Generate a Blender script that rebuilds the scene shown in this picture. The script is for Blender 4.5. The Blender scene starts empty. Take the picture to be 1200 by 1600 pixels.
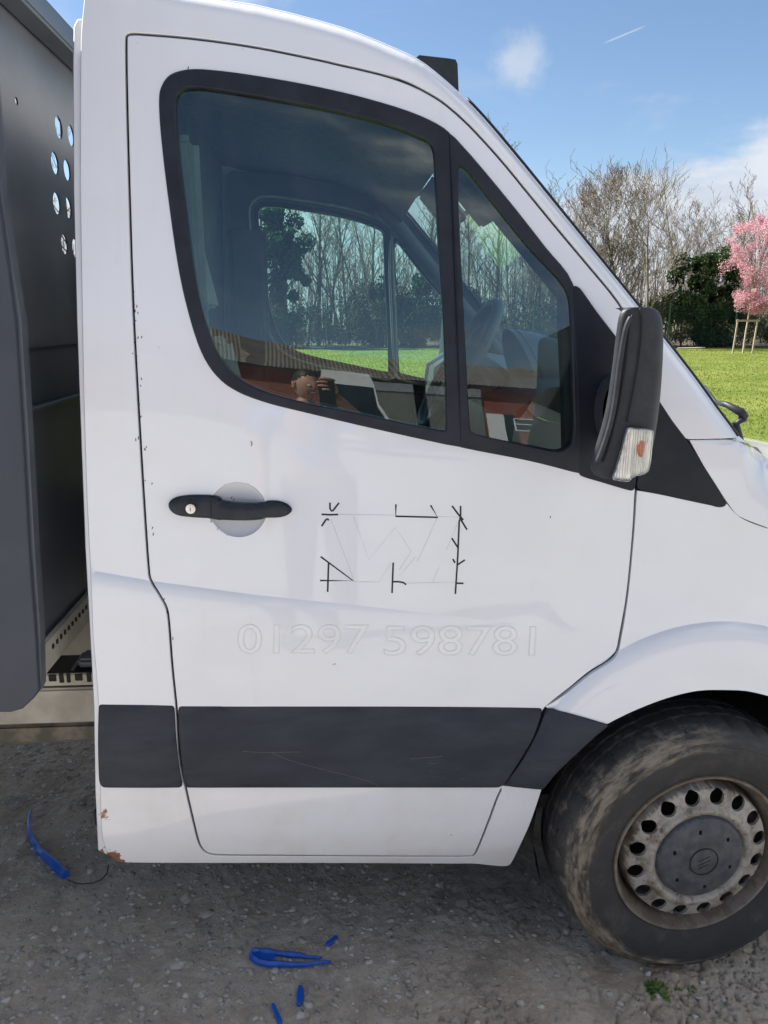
import bpy, bmesh, math, random
import numpy as np
from mathutils import Vector, Matrix
from mathutils.geometry import delaunay_2d_cdt

random.seed(7); rng = np.random.default_rng(11)
sc = bpy.context.scene
COL = sc.collection
R = math.radians

# ------------------------------------------------------------------ camera, sky, sun
CAM_D, CAM_H = 1.66, 1.65
YAW, PITCH, FPX = R(3.6), R(14.2), 1202.0
cam_d = bpy.data.cameras.new('camera'); cam = bpy.data.objects.new('camera', cam_d); COL.objects.link(cam)
cam_d.sensor_fit = 'VERTICAL'; cam_d.sensor_height = 24.0; cam_d.lens = 24.0*FPX/1600
cam_d.clip_start = 0.02; cam_d.clip_end = 3000
cam.location = (0, -CAM_D, CAM_H); cam.rotation_euler = (math.pi/2-PITCH, 0, -YAW)
sc.camera = cam
SUN_EL, SUN_AZ = R(48), R(-62)      # azimuth measured from +Y towards +X
world = bpy.data.worlds.new('World'); sc.world = world; world.use_nodes = True
sun_d = bpy.data.lights.new('sun', 'SUN'); sun_d.energy = 5.0; sun_d.angle = R(0.5); sun_d.color = (1.0, .95, .87)
sun = bpy.data.objects.new('sun', sun_d); COL.objects.link(sun)
sdir = Vector((math.sin(SUN_AZ)*math.cos(SUN_EL), math.cos(SUN_AZ)*math.cos(SUN_EL), math.sin(SUN_EL)))
sun.rotation_euler = sdir.to_track_quat('Z', 'Y').to_euler()
sc.view_settings.view_transform = 'Standard'; sc.view_settings.look = 'None'
sc.view_settings.gamma = 1; sc.view_settings.use_curve_mapping = False
sc.view_settings.exposure = 1.6
SKY_STRENGTH = 0.05
FILL_CLOUD_OFF = (5.5, 8.5, 1.2)  # noise shift that keeps the added fill clouds out of the camera view

_f = Vector((math.sin(YAW)*math.cos(PITCH), math.cos(YAW)*math.cos(PITCH), -math.sin(PITCH)))
_r = Vector((math.cos(YAW), -math.sin(YAW), 0)); _u = _r.cross(_f)
def ray(px, py):
    return (_f*FPX + _r*(px-600) + _u*(800-py))
def at(px, py, Y):                      # a point of the photograph's view at world depth Y
    d = ray(px, py); t = (Y+CAM_D)/d.y
    return Vector((d.x*t, Y, CAM_H+d.z*t))
def at_x(px, py, X):
    d = ray(px, py); t = X/d.x
    return Vector((X, -CAM_D+d.y*t, CAM_H+d.z*t))
def on_ground(px, py, z=0.0):
    d = ray(px, py); t = (z-CAM_H)/d.z
    return Vector((d.x*t, -CAM_D+d.y*t, z))
def far_x(px, Y): return at(px, 496, Y).x

# ------------------------------------------------------------------ node helper + world
class NT:
    def __init__(s, tree): s.t = tree; s.n = tree.nodes; s.l = tree.links
    def node(s, kind, **kw):
        nd = s.n.new(kind)
        for k, v in kw.items():
            if k.startswith('i_'):
                key = k[2:]
                key = int(key) if key.isdigit() else key.replace('_', ' ')
                s.put(nd.inputs[key], v)
            else: setattr(nd, k, v)
        return nd
    def put(s, sock, v):
        if hasattr(v, 'is_output') or isinstance(v, bpy.types.NodeSocket): s.l.new(v, sock)
        else: sock.default_value = v
    def math(s, op, a, b=0.0, c=None, clamp=False):
        nd = s.n.new('ShaderNodeMath'); nd.operation = op; nd.use_clamp = clamp
        s.put(nd.inputs[0], a); s.put(nd.inputs[1], b)
        if c is not None: s.put(nd.inputs[2], c)
        return nd.outputs[0]
    def mix(s, f, a, b):
        nd = s.n.new('ShaderNodeMix'); nd.data_type = 'RGBA'; nd.clamp_factor = True
        s.put(nd.inputs['Factor'], f); s.put(nd.inputs[6], a); s.put(nd.inputs[7], b)
        return nd.outputs[2]
    def noise(s, vec, scale, detail=4, rough=.55, dist=0.0):
        nd = s.n.new('ShaderNodeTexNoise')
        if vec is not None: s.l.new(vec, nd.inputs['Vector'])
        nd.inputs['Scale'].default_value = scale; nd.inputs['Detail'].default_value = detail
        nd.inputs['Roughness'].default_value = rough; nd.inputs['Distortion'].default_value = dist
        return nd.outputs['Fac']
    def smooth(s, x, lo, hi):
        nd = s.n.new('ShaderNodeMapRange'); nd.interpolation_type = 'SMOOTHSTEP'
        s.put(nd.inputs[0], x); nd.inputs[1].default_value = lo; nd.inputs[2].default_value = hi
        return nd.outputs[0]
    def scale(s, vec, sx, sy, sz):
        nd = s.n.new('ShaderNodeMapping'); s.l.new(vec, nd.inputs[0]); nd.inputs['Scale'].default_value = (sx, sy, sz)
        return nd.outputs[0]

def rgb(r, g, b): return (r, g, b, 1)

def build_world():
    t = NT(world.node_tree); t.n.clear()
    out = t.node('ShaderNodeOutputWorld'); bg = t.node('ShaderNodeBackground'); bg.inputs['Strength'].default_value = SKY_STRENGTH
    t.l.new(bg.outputs[0], out.inputs[0])
    sky = t.node('ShaderNodeTexSky', sky_type='NISHITA'); sky.sun_disc = False
    sky.sun_elevation = SUN_EL; sky.sun_rotation = SUN_AZ; sky.air_density = 1.0; sky.dust_density = .2; sky.ozone_density = 3.0
    tc = t.node('ShaderNodeTexCoord'); g = tc.outputs['Generated']
    sep = t.node('ShaderNodeSeparateXYZ'); t.l.new(g, sep.inputs[0])
    X, Y, Z = sep.outputs
    # cloud bank low over the trees, fading upwards
    nz = t.noise(t.scale(g, 1, 1, 2.6), 3.2, 7, .55)
    nz2 = t.noise(t.scale(g, 1, 1, 2.2), 7.0, 8, .6, .3)
    top = t.math('ADD', .143, t.math('MULTIPLY', t.math('SUBTRACT', nz, .5), .20))
    top = t.math('ADD', top, t.math('MULTIPLY', t.math('SUBTRACT', nz2, .5), .10))
    top = t.math('ADD', top, t.math('MULTIPLY', t.smooth(X, .20, .34), .040))
    bank = t.smooth(t.math('SUBTRACT', top, Z), -.012, .03)
    # thin wisps
    w = t.noise(t.scale(g, 1.2, 1.2, 3.5), 4.0, 8, .62, .6)
    wisp = t.math('MULTIPLY', t.smooth(w, .54, .85), .35)
    # one small bright puff and one vapour trail, high above the van
    d1 = ray(812, 95).normalized(); 
    dist = t.node('ShaderNodeVectorMath', operation='DISTANCE'); t.l.new(t.scale(g, 1, 1, 1), dist.inputs[0]); dist.inputs[1].default_value = d1
    pn = t.noise(g, 26, 6, .6)
    puff = t.math('MULTIPLY', t.smooth(t.math('ADD', dist.outputs['Value'], t.math('MULTIPLY', t.math('SUBTRACT', pn, .5), .06)), .042, .006), .55)
    a, b = ray(940, 69).normalized(), ray(1012, 39).normalized()
    nrm = a.cross(b).normalized(); mid = (a+b).normalized(); half = (a-b).length/2
    dp = t.node('ShaderNodeVectorMath', operation='DOT_PRODUCT'); t.l.new(g, dp.inputs[0]); dp.inputs[1].default_value = nrm
    dm = t.node('ShaderNodeVectorMath', operation='DISTANCE'); t.l.new(g, dm.inputs[0]); dm.inputs[1].default_value = mid
    trail = t.math('MULTIPLY', t.smooth(t.math('ABSOLUTE', dp.outputs['Value']), .0013, .0002), t.smooth(dm.outputs['Value'], half*1.05, half*.5))
    trail = t.math('MULTIPLY', trail, .5)
    mpc = t.node('ShaderNodeMapping'); t.l.new(g, mpc.inputs[0]); mpc.inputs['Location'].default_value = FILL_CLOUD_OFF; mpc.inputs['Scale'].default_value = (1, 1, 1.6)  # bright clouds added out of view to lift and whiten the ambient light
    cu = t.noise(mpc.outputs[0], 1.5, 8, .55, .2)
    fill_clouds = t.math('MULTIPLY', t.smooth(cu, .525, .62), .92)
    cl = t.math('MAXIMUM', t.math('MULTIPLY', bank, .9), wisp); cl = t.math('MAXIMUM', cl, fill_clouds); cl = t.math('MAXIMUM', cl, puff); cl = t.math('MAXIMUM', cl, trail)
    cc = t.mix(t.smooth(nz2, .35, .7), rgb(4.3, 4.6, 5.2), rgb(5.6, 5.8, 6.2)); cc = t.mix(t.math('MULTIPLY', fill_clouds, t.smooth(Z, .2, .5)), cc, rgb(11.0, 10.7, 10.3))  # added clouds made extra bright higher up, as ambient fill
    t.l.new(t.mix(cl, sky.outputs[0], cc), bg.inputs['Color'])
build_world()

# ------------------------------------------------------------------ materials
def new_mat(name):
    m = bpy.data.materials.new(name); m.use_nodes = True
    t = NT(m.node_tree); t.n.clear()
    out = t.node('ShaderNodeOutputMaterial'); p = t.node('ShaderNodeBsdfPrincipled')
    t.l.new(p.outputs[0], out.inputs[0])
    return m, t, p, out
def coords(t):
    tc = t.node('ShaderNodeTexCoord'); return tc.outputs['Object']
def bump(t, p, h, strength, dist=.01):
    b = t.node('ShaderNodeBump'); b.inputs['Strength'].default_value = strength; b.inputs['Distance'].default_value = dist
    t.l.new(h, b.inputs['Height']); t.l.new(b.outputs[0], p.inputs['Normal'])
def simple(name, c1, c2=None, rough=.5, scale=20, bstr=.0, metal=0, coat=0, spec=.5, bscale=None, bdist=.002, detail=5):
    m, t, p, _ = new_mat(name); o = coords(t)
    c2 = c2 or c1
    n = t.noise(o, scale, detail, .6)
    t.l.new(t.mix(t.smooth(n, .35, .68), rgb(*c1), rgb(*c2)), p.inputs['Base Color'])
    p.inputs['Roughness'].default_value = rough; p.inputs['Metallic'].default_value = metal
    p.inputs['Coat Weight'].default_value = coat; p.inputs['Specular IOR Level'].default_value = spec
    if coat: p.inputs['Coat Roughness'].default_value = .06
    if bstr: bump(t, p, t.noise(o, bscale or scale*6, 4), bstr, bdist)
    return m

def paint_mat():
    m, t, p, _ = new_mat('white_van_paint'); o = coords(t)
    sep = t.node('ShaderNodeSeparateXYZ'); t.l.new(o, sep.inputs[0])
    dirt = t.noise(o, 2.3, 7, .65)
    low = t.smooth(sep.outputs[2], .8, .28)
    streak = t.noise(t.scale(o, 14, 1, .9), 2.0, 5, .6)
    d = t.math('MULTIPLY', t.smooth(dirt, .42, .75), t.math('ADD', .18, t.math('MULTIPLY', low, .55)))
    d = t.math('ADD', d, t.math('MULTIPLY', t.smooth(streak, .55, .8), .10), clamp=True)
    c = t.mix(d, rgb(.75, .757, .78), rgb(.58, .55, .49))
    # small stone chips
    ch = t.noise(o, 42, 3, .5); chm = t.smooth(ch, .775, .79)
    c = t.mix(t.math('MULTIPLY', chm, .6), c, rgb(.22, .20, .18))
    # rust where sill and rear corner meet
    rp = at(176, 1332, .04); rp.y = 0; oxz = t.scale(o, 1, 0, 1)
    dn = t.node('ShaderNodeVectorMath', operation='DISTANCE'); t.l.new(oxz, dn.inputs[0]); dn.inputs[1].default_value = rp
    rn = t.noise(o, 55, 6, .7)
    rust = t.smooth(t.math('ADD', dn.outputs['Value'], t.math('MULTIPLY', t.math('SUBTRACT', rn, .5), .13)), .030, .022)
    rp2 = at(168, 1268, .02); rp2.y = 0
    dn2 = t.node('ShaderNodeVectorMath', operation='DISTANCE'); t.l.new(oxz, dn2.inputs[0]); dn2.inputs[1].default_value = rp2
    rust2 = t.smooth(t.math('ADD', dn2.outputs['Value'], t.math('MULTIPLY', t.math('SUBTRACT', rn, .5), .10)), .011, .004)
    rust = t.math('MAXIMUM', rust, rust2)
    rc = t.mix(t.noise(o, 120, 3), rgb(.10, .035, .015), rgb(.30, .12, .05))
    c = t.mix(rust, c, rc)
    t.l.new(c, p.inputs['Base Color'])
    t.l.new(t.math('ADD', .32, t.math('MULTIPLY', t.math('MAXIMUM', d, rust), .35)), p.inputs['Roughness'])
    p.inputs['Coat Weight'].default_value = 1.0; p.inputs['Coat Roughness'].default_value = .03; p.inputs['Coat IOR'].default_value = 1.5
    b = t.node('ShaderNodeBump'); b.inputs['Strength'].default_value = .10; b.inputs['Distance'].default_value = .004
    t.l.new(t.noise(o, 3.0, 2), b.inputs['Height']); t.l.new(b.outputs[0], p.inputs['Normal'])
    t.l.new(b.outputs[0], p.inputs['Coat Normal'])
    return m
M = {}
M['paint'] = paint_mat()
M['plastic'] = simple('black_textured_plastic', (.022, .025, .031), (.032, .036, .043), .5, 30, .12, spec=.3, bscale=900, bdist=.0006)
M['seal'] = simple('window_rubber', (.015, .017, .024), (.022, .025, .034), .45, 18, spec=.3)
M['sail'] = simple('sail_plastic', (.010, .012, .018), (.016, .018, .025), .45, 12, .06, spec=.25, bscale=700, bdist=.0005)
def stripe_mat():
    m, t, p, _ = new_mat('grey_side_moulding'); o = coords(t)
    n = t.noise(t.scale(o, 1, 1, 3), 5, 6, .6)
    c = t.mix(t.smooth(n, .35, .7), rgb(.026, .031, .041), rgb(.040, .046, .058))
    s = t.noise(t.scale(o, 1.2, 1, 60), 2.4, 2, .5, 1.2); sm = t.smooth(t.math('ABSOLUTE', t.math('SUBTRACT', s, .5)), .004, .0)
    msk = t.smooth(t.noise(o, 4.5, 2), .60, .68)
    c = t.mix(t.math('MULTIPLY', t.math('MULTIPLY', sm, msk), .5), c, rgb(.25, .25, .25))
    t.l.new(c, p.inputs['Base Color']); p.inputs['Roughness'].default_value = .55; p.inputs['Specular IOR Level'].default_value = .22
    bump(t, p, t.noise(o, 900, 2), .10, .0005)
    return m
M['stripe'] = stripe_mat()
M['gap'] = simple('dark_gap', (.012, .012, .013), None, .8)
M['trim'] = simple('cab_trim_grey', (.055, .060, .068), (.075, .08, .088), .6, 9)
M['trim_dark'] = simple('dashboard_plastic', (.09, .095, .105), (.12, .125, .135), .5, 9)
M['liner'] = simple('headliner_fabric', (.13, .14, .15), (.16, .17, .18), .9, 40)
M['beige_trim'] = simple('pillar_trim_beige', (.30, .32, .27), (.36, .37, .32), .7, 12)
M['fabric'] = simple('seat_fabric', (.40, .41, .41), (.48, .49, .49), .9, 60, .2)
M['silver'] = simple('worn_silver', (.62, .60, .56), (.7, .69, .66), .3, 40, metal=.9)
M['decal'] = simple('clean_paint_ghost', (.77, .77, .78), None, .28, coat=.9)
M['decal_line'] = simple('ghost_outline', (.68, .68, .68), (.74, .74, .74), .6)
M['faint'] = simple('faint_pencil_line', (.42, .43, .44), (.56, .57, .58), .6, 60)
M['ink'] = simple('black_cut_line', (.006, .006, .008), None, .5)
M['blue'] = simple('blue_plastic', (.010, .085, .42), (.018, .12, .50), .38, 40, .15, bscale=200)
M['blue_dirty'] = simple('dusty_blue_plastic', (.03, .09, .30), (.10, .15, .26), .5, 40)
M['wire'] = simple('wire_black', (.01, .01, .012), None, .5)
M['steel_dark'] = simple('dark_grey_painted_steel', (.065, .077, .094), (.095, .108, .126), .38, 3.0, .12, bscale=14, bdist=.004)
M['steel_slab'] = simple('grey_painted_steel', (.048, .056, .070), (.060, .069, .084), .5, spec=.3, scale=4.0, bstr=.1, bscale=30)# 4.0, .1, bscale=30)
M['chassis'] = simple('dusty_chassis_paint', (.36, .33, .27), (.52, .49, .42), .75, 7, .2)
M['chassis_dirty'] = simple('muddy_chassis_steel', (.10, .09, .07), (.22, .19, .14), .85, 15, .3)

def glass_mat(name, tint, refl=1.0, dirt=.05):
    m = bpy.data.materials.new(name); m.use_nodes = True; t = NT(m.node_tree); t.n.clear()
    out = t.node('ShaderNodeOutputMaterial')
    tr = t.node('ShaderNodeBsdfTransparent'); tr.inputs[0].default_value = rgb(*tint)
    gl = t.node('ShaderNodeBsdfGlossy'); gl.inputs['Roughness'].default_value = 0.0; gl.inputs[0].default_value = rgb(.93, 1, 1)
    df = t.node('ShaderNodeBsdfDiffuse'); df.inputs[0].default_value = rgb(.6, .6, .58)
    fr = t.node('ShaderNodeFresnel'); fr.inputs['IOR'].default_value = 1.52
    fac = t.math('MULTIPLY', fr.outputs[0], 1.9*refl, clamp=True)
    mx = t.node('ShaderNodeMixShader'); t.l.new(fac, mx.inputs[0]); t.l.new(tr.outputs[0], mx.inputs[1]); t.l.new(gl.outputs[0], mx.inputs[2])
    o = coords(t); n = t.noise(t.scale(o, 3, 1, 1), 6, 6, .65)
    m2 = t.node('ShaderNodeMixShader'); t.l.new(t.math('MULTIPLY', t.smooth(n, .4, .8), dirt), m2.inputs[0])
    t.l.new(mx.outputs[0], m2.inputs[1]); t.l.new(df.outputs[0], m2.inputs[2]); t.l.new(m2.outputs[0], out.inputs[0])
    return m
M['glass'] = glass_mat('tinted_side_glass', (.72, .92, .87), 1.45, .02)
M['glass_far'] = glass_mat('far_side_glass', (.74, .93, .88), .35, .02)
M['screen'] = glass_mat('windscreen_glass', (.78, .93, .89), .6, .02)
M['lens_clear'] = glass_mat('clear_lens', (.97, .97, .95), .8, .0)
M['mirror'] = simple('mirror_glass', (.8, .8, .8), None, .02, metal=1)

def tyre_mat(c):
    m, t, p, _ = new_mat('muddy_tyre_rubber'); o = coords(t)
    sep = t.node('ShaderNodeSeparateXYZ'); t.l.new(o, sep.inputs[0])
    rad = t.math('SQRT', t.math('ADD', t.math('POWER', sep.outputs[0], 2), t.math('POWER', sep.outputs[2], 2)))
    n = t.noise(o, 9, 7, .7); ang = t.math('ARCTAN2', sep.outputs[2], sep.outputs[0])
    cmb = t.node('ShaderNodeCombineXYZ'); t.l.new(t.math('MULTIPLY', ang, 5.5), cmb.inputs[0]); t.l.new(t.math('MULTIPLY', rad, 75), cmb.inputs[1]); t.l.new(t.math('MULTIPLY', sep.outputs[1], 40), cmb.inputs[2])
    n2 = t.noise(cmb.outputs[0], 1.0, 7, .68)
    rr = t.math('ADD', rad, t.math('MULTIPLY', t.math('SUBTRACT', n, .5), .05))
    band = t.math('MULTIPLY', t.smooth(rr, .285, .302), t.smooth(rr, .345, .332))
    side = t.smooth(sep.outputs[0], .10, -.10)                   # mud caked on the trailing half
    mud = t.math('MULTIPLY', band, t.math('MULTIPLY', t.smooth(n2, .34, .62), t.math('ADD', .06, t.math('MULTIPLY', side, .85))))
    gen = t.math('MULTIPLY', t.smooth(n, .5, .75), .22)
    c0 = t.mix(t.noise(o, 25, 4), rgb(.020, .020, .021), rgb(.040, .039, .038))
    c1 = t.mix(t.math('MAXIMUM', mud, gen, clamp=True), c0, t.mix(n2, rgb(.15, .12, .085), rgb(.34, .28, .205)))
    t.l.new(c1, p.inputs['Base Color']); p.inputs['Roughness'].default_value = .72
    bump(t, p, t.math('ADD', n2, t.math('MULTIPLY', mud, .6)), .6, .004)
    return m
def rim_mat():
    m, t, p, _ = new_mat('dirty_steel_rim'); o = coords(t)
    n = t.noise(o, 16, 7, .7); n2 = t.noise(o, 60, 5, .65)
    sep = t.node('ShaderNodeSeparateXYZ'); t.l.new(o, sep.inputs[0])
    rad = t.math('SQRT', t.math('ADD', t.math('POWER', sep.outputs[0], 2), t.math('POWER', sep.outputs[2], 2)))
    outer = t.math('MULTIPLY', t.smooth(rad, .176, .195), .75)
    c = t.mix(t.math('ADD', t.smooth(n, .42, .66), outer, clamp=True), rgb(.35, .325, .285), rgb(.14, .11, .08))
    c = t.mix(t.math('MULTIPLY', t.smooth(n2, .60, .66), .8), c, rgb(.10, .055, .03))
    t.l.new(c, p.inputs['Base Color']); p.inputs['Roughness'].default_value = .5; p.inputs['Metallic'].default_value = .15
    bump(t, p, n2, .25, .002)
    return m
M['tyre'] = tyre_mat(None); M['rim'] = rim_mat()
M['cap'] = simple('grey_hub_plastic', (.045, .048, .055), (.085, .088, .095), .55, 30, .15)

def ground_mat():
    m, t, p, _ = new_mat('compacted_gravel_and_mud'); o = coords(t)
    sep = t.node('ShaderNodeSeparateXYZ'); t.l.new(o, sep.inputs[0])
    big = t.noise(o, 1.6, 6, .6); mid = t.noise(o, 14, 7, .7); fine = t.noise(o, 95, 6, .75)
    g1 = t.mix(t.smooth(mid, .3, .7), rgb(.40, .335, .265), rgb(.56, .48, .385))
    mud = t.mix(t.smooth(mid, .3, .7), rgb(.45, .355, .255), rgb(.60, .495, .37))
    side = t.math('ADD', t.smooth(sep.outputs[0], -.05, .8), t.math('MULTIPLY', t.math('SUBTRACT', big, .5), 1.2), clamp=True)
    c = t.mix(side, g1, mud)
    vor = t.node('ShaderNodeTexVoronoi'); t.l.new(t.scale(o, 1, 1.15, 1), vor.inputs['Vector']); vor.inputs['Scale'].default_value = 60
    c = t.mix(t.math('MULTIPLY', t.smooth(vor.outputs['Distance'], .30, .12), .45), c, t.mix(t.noise(o, 30, 2), rgb(.18, .17, .155), rgb(.54, .51, .47)))
    c = t.mix(t.math('MULTIPLY', t.smooth(fine, .50, .70), .45), c, rgb(.20, .175, .145))
    c = t.mix(t.math('MULTIPLY', t.smooth(fine, .40, .25), .45), c, rgb(.54, .51, .46))
    pt = t.noise(o, 4.2, 7, .68, .4); c = t.mix(t.math('MULTIPLY', t.smooth(pt, .52, .66), .38), c, t.mix(fine, rgb(.15, .125, .10), rgb(.25, .215, .175)))
    pt2 = t.noise(o, 2.7, 6, .6, .8); c = t.mix(t.math('MULTIPLY', t.smooth(pt2, .50, .64), .6), c, rgb(.58, .50, .40))
    t.l.new(c, p.inputs['Base Color']); p.inputs['Roughness'].default_value = .95; p.inputs['Specular IOR Level'].default_value = .2
    h = t.math('ADD', t.math('MULTIPLY', fine, 1.0), t.math('MULTIPLY', mid, 1.6))
    bump(t, p, h, .9, .008)
    return m
M['ground'] = ground_mat()
M['yard'] = simple('pale_dusty_yard', (.29, .285, .275), (.42, .41, .39), .95, 2.2, .3, bscale=40, bdist=.01)
M['stone'] = simple('grey_stone_chips', (.26, .235, .20), (.56, .51, .435), .9, 25, .3)
M['stone_mid'] = simple('embedded_stone', (.40, .36, .30), (.53, .48, .41), .95, 25, .3)
M['stone_pale'] = simple('pale_stone', (.5, .48, .45), (.62, .6, .56), .8, 30, .2)
def lawn_mat():
    m, t, p, _ = new_mat('lawn_grass'); o = coords(t)
    a = t.noise(o, .35, 5, .6); b = t.noise(o, 5, 7, .7); f = t.noise(t.scale(o, 1, .45, 1), 45, 5, .7)
    c = t.mix(t.smooth(a, .35, .65), rgb(.095, .130, .022), rgb(.165, .185, .045))
    c = t.mix(t.math('MULTIPLY', t.smooth(b, .48, .66), .8), c, rgb(.09, .15, .018))
    c = t.mix(t.math('MULTIPLY', t.smooth(f, .46, .68), .65), c, rgb(.17, .20, .045))
    t.l.new(c, p.inputs['Base Color']); p.inputs['Roughness'].default_value = .9; p.inputs['Specular IOR Level'].default_value = .1
    bump(t, p, t.math('ADD', f, b), .7, .05)
    return m
M['lawn'] = lawn_mat()
def leaf(name, c1, c2, tl=.35, scale=3.0):
    m, t, p, out = new_mat(name); o = coords(t)
    c = t.mix(t.smooth(t.noise(o, scale, 5, .7), .35, .65), rgb(*c1), rgb(*c2))
    t.l.new(c, p.inputs['Base Color']); p.inputs['Roughness'].default_value = .7
    p.inputs['Specular IOR Level'].default_value = .25
    tr = t.node('ShaderNodeBsdfTranslucent'); t.l.new(c, tr.inputs[0])
    mx = t.node('ShaderNodeMixShader'); mx.inputs[0].default_value = tl
    t.l.new(p.outputs[0], mx.inputs[1]); t.l.new(tr.outputs[0], mx.inputs[2]); t.l.new(mx.outputs[0], out.inputs[0])
    return m
M['grass_blade'] = leaf('grass_blades', (.11, .155, .024), (.19, .22, .05), .4)
M['evergreen'] = leaf('evergreen_leaves', (.018, .035, .012), (.055, .085, .028), .2)
M['ivy'] = leaf('ivy_leaves', (.025, .05, .018), (.06, .10, .035), .25)
M['scrub'] = leaf('scrub_leaves', (.055, .055, .025), (.14, .12, .06), .3, 1.2)
M['blossom'] = leaf('pink_blossom', (.46, .21, .27), (.70, .44, .48), .4, 2.2)
M['weed'] = leaf('weed_leaves', (.10, .17, .03), (.18, .26, .06), .4, 20)
M['bark'] = simple('grey_brown_bark', (.085, .07, .055), (.19, .165, .135), .9, 6, .4)
M['twig'] = simple('bare_twigs', (.11, .085, .065), (.26, .215, .17), .9, 1.5)
M['stake'] = simple('weathered_stake_wood', (.33, .27, .19), (.45, .38, .28), .85, 20)
M['fence'] = simple('green_fence_metal', (.02, .09, .07), None, .5)
M['white_wood'] = simple('bleached_log', (.5, .46, .38), None, .8)
M['skin'] = simple('skin', (.42, .22, .15), (.50, .28, .19), .5, 12)
M['shirt'] = simple('blue_tshirt', (.03, .16, .40), (.04, .20, .47), .85, 12)
M['jeans'] = simple('dark_jeans', (.03, .04, .07), (.05, .06, .10), .85, 30)
M['hair'] = simple('dark_hair', (.02, .015, .01), None, .6)
M['shoe'] = simple('shoe_leather', (.03, .025, .02), None, .6)
M['eye'] = simple('eye_white', (.7, .7, .7), None, .3)
M['lip'] = simple('lips', (.35, .13, .11), None, .5)
M['orange'] = simple('amber_bulb', (.92, .12, .004), (.95, .20, .01), .5, 60)
M['reflector'] = simple('chrome_reflector', (.88, .87, .84), (.74, .72, .69), .28, 18, metal=.6)

def brick_mat():
    m, t, p, _ = new_mat('red_brickwork'); o = coords(t)
    s = t.node('ShaderNodeMapping'); t.l.new(o, s.inputs[0]); s.inputs['Rotation'].default_value = (R(90), 0, 0)
    br = t.node('ShaderNodeTexBrick'); t.l.new(s.outputs[0], br.inputs['Vector']); br.inputs['Scale'].default_value = 2.2
    br.inputs['Color1'].default_value = rgb(.30, .085, .05); br.inputs['Color2'].default_value = rgb(.22, .06, .04); br.inputs['Mortar'].default_value = rgb(.26, .17, .13)
    br.inputs['Mortar Size'].default_value = .012
    c = t.mix(t.math('MULTIPLY', t.noise(o, 1.2, 5), .4), br.outputs[0], rgb(.16, .05, .035))
    t.l.new(c, p.inputs['Base Color']); p.inputs['Roughness'].default_value = .9
    return m
M['brick'] = brick_mat()
M['roof_sheet'] = simple('brown_corrugated_sheet', (.10, .085, .07), (.16, .14, .12), .8, 3)
M['white_upvc'] = simple('white_frame', (.75, .75, .74), None, .5)
M['shutter'] = simple('grey_roller_shutter', (.16, .17, .15), (.21, .22, .2), .6, 4)
M['dark_pane'] = simple('dark_window_pane', (.02, .025, .03), None, .1)
M['gutter'] = simple('black_gutter', (.015, .015, .015), None, .5)
M['hill'] = simple('far_ground', (.08, .10, .04), (.13, .14, .06), .95, .05)

# ------------------------------------------------------------------ object helpers
def link(name, verts, faces, mat, parent=None, normals=None, smooth=False, loc=None):
    me = bpy.data.meshes.new(name)
    verts = np.asarray(verts, dtype=np.float64)
    if isinstance(faces, np.ndarray):
        nf, k = faces.shape
        me.vertices.add(len(verts)); me.vertices.foreach_set('co', verts.ravel())
        me.loops.add(nf*k); me.loops.foreach_set('vertex_index', faces.ravel().astype(np.int32))
        me.polygons.add(nf); me.polygons.foreach_set('loop_start', np.arange(0, nf*k, k, dtype=np.int32))
        me.update(calc_edges=True)
    else:
        me.from_pydata([tuple(v) for v in verts], [], [tuple(f) for f in faces])
    if smooth or normals is not None:
        me.polygons.foreach_set('use_smooth', [True]*len(me.polygons))
    me.validate(clean_customdata=False)
    if normals is not None and len(normals) == len(me.vertices):
        me.normals_split_custom_set_from_vertices([tuple(n) for n in normals])
    me.materials.append(mat)
    o = bpy.data.objects.new(name, me); COL.objects.link(o)
    if parent is not None: o.parent = parent
    if loc is not None: o.location = loc
    return o
def tag(o, label=None, cat=None, group=None, kind=None):
    if label: o['label'] = label
    if cat: o['category'] = cat
    if group: o['group'] = group
    if kind: o['kind'] = kind
    return o
def thing(name, label, cat, loc=(0, 0, 0), group=None):
    o = bpy.data.objects.new(name, None); COL.objects.link(o); o.location = loc; o.empty_display_size = .1
    return tag(o, label, cat, group)
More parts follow.
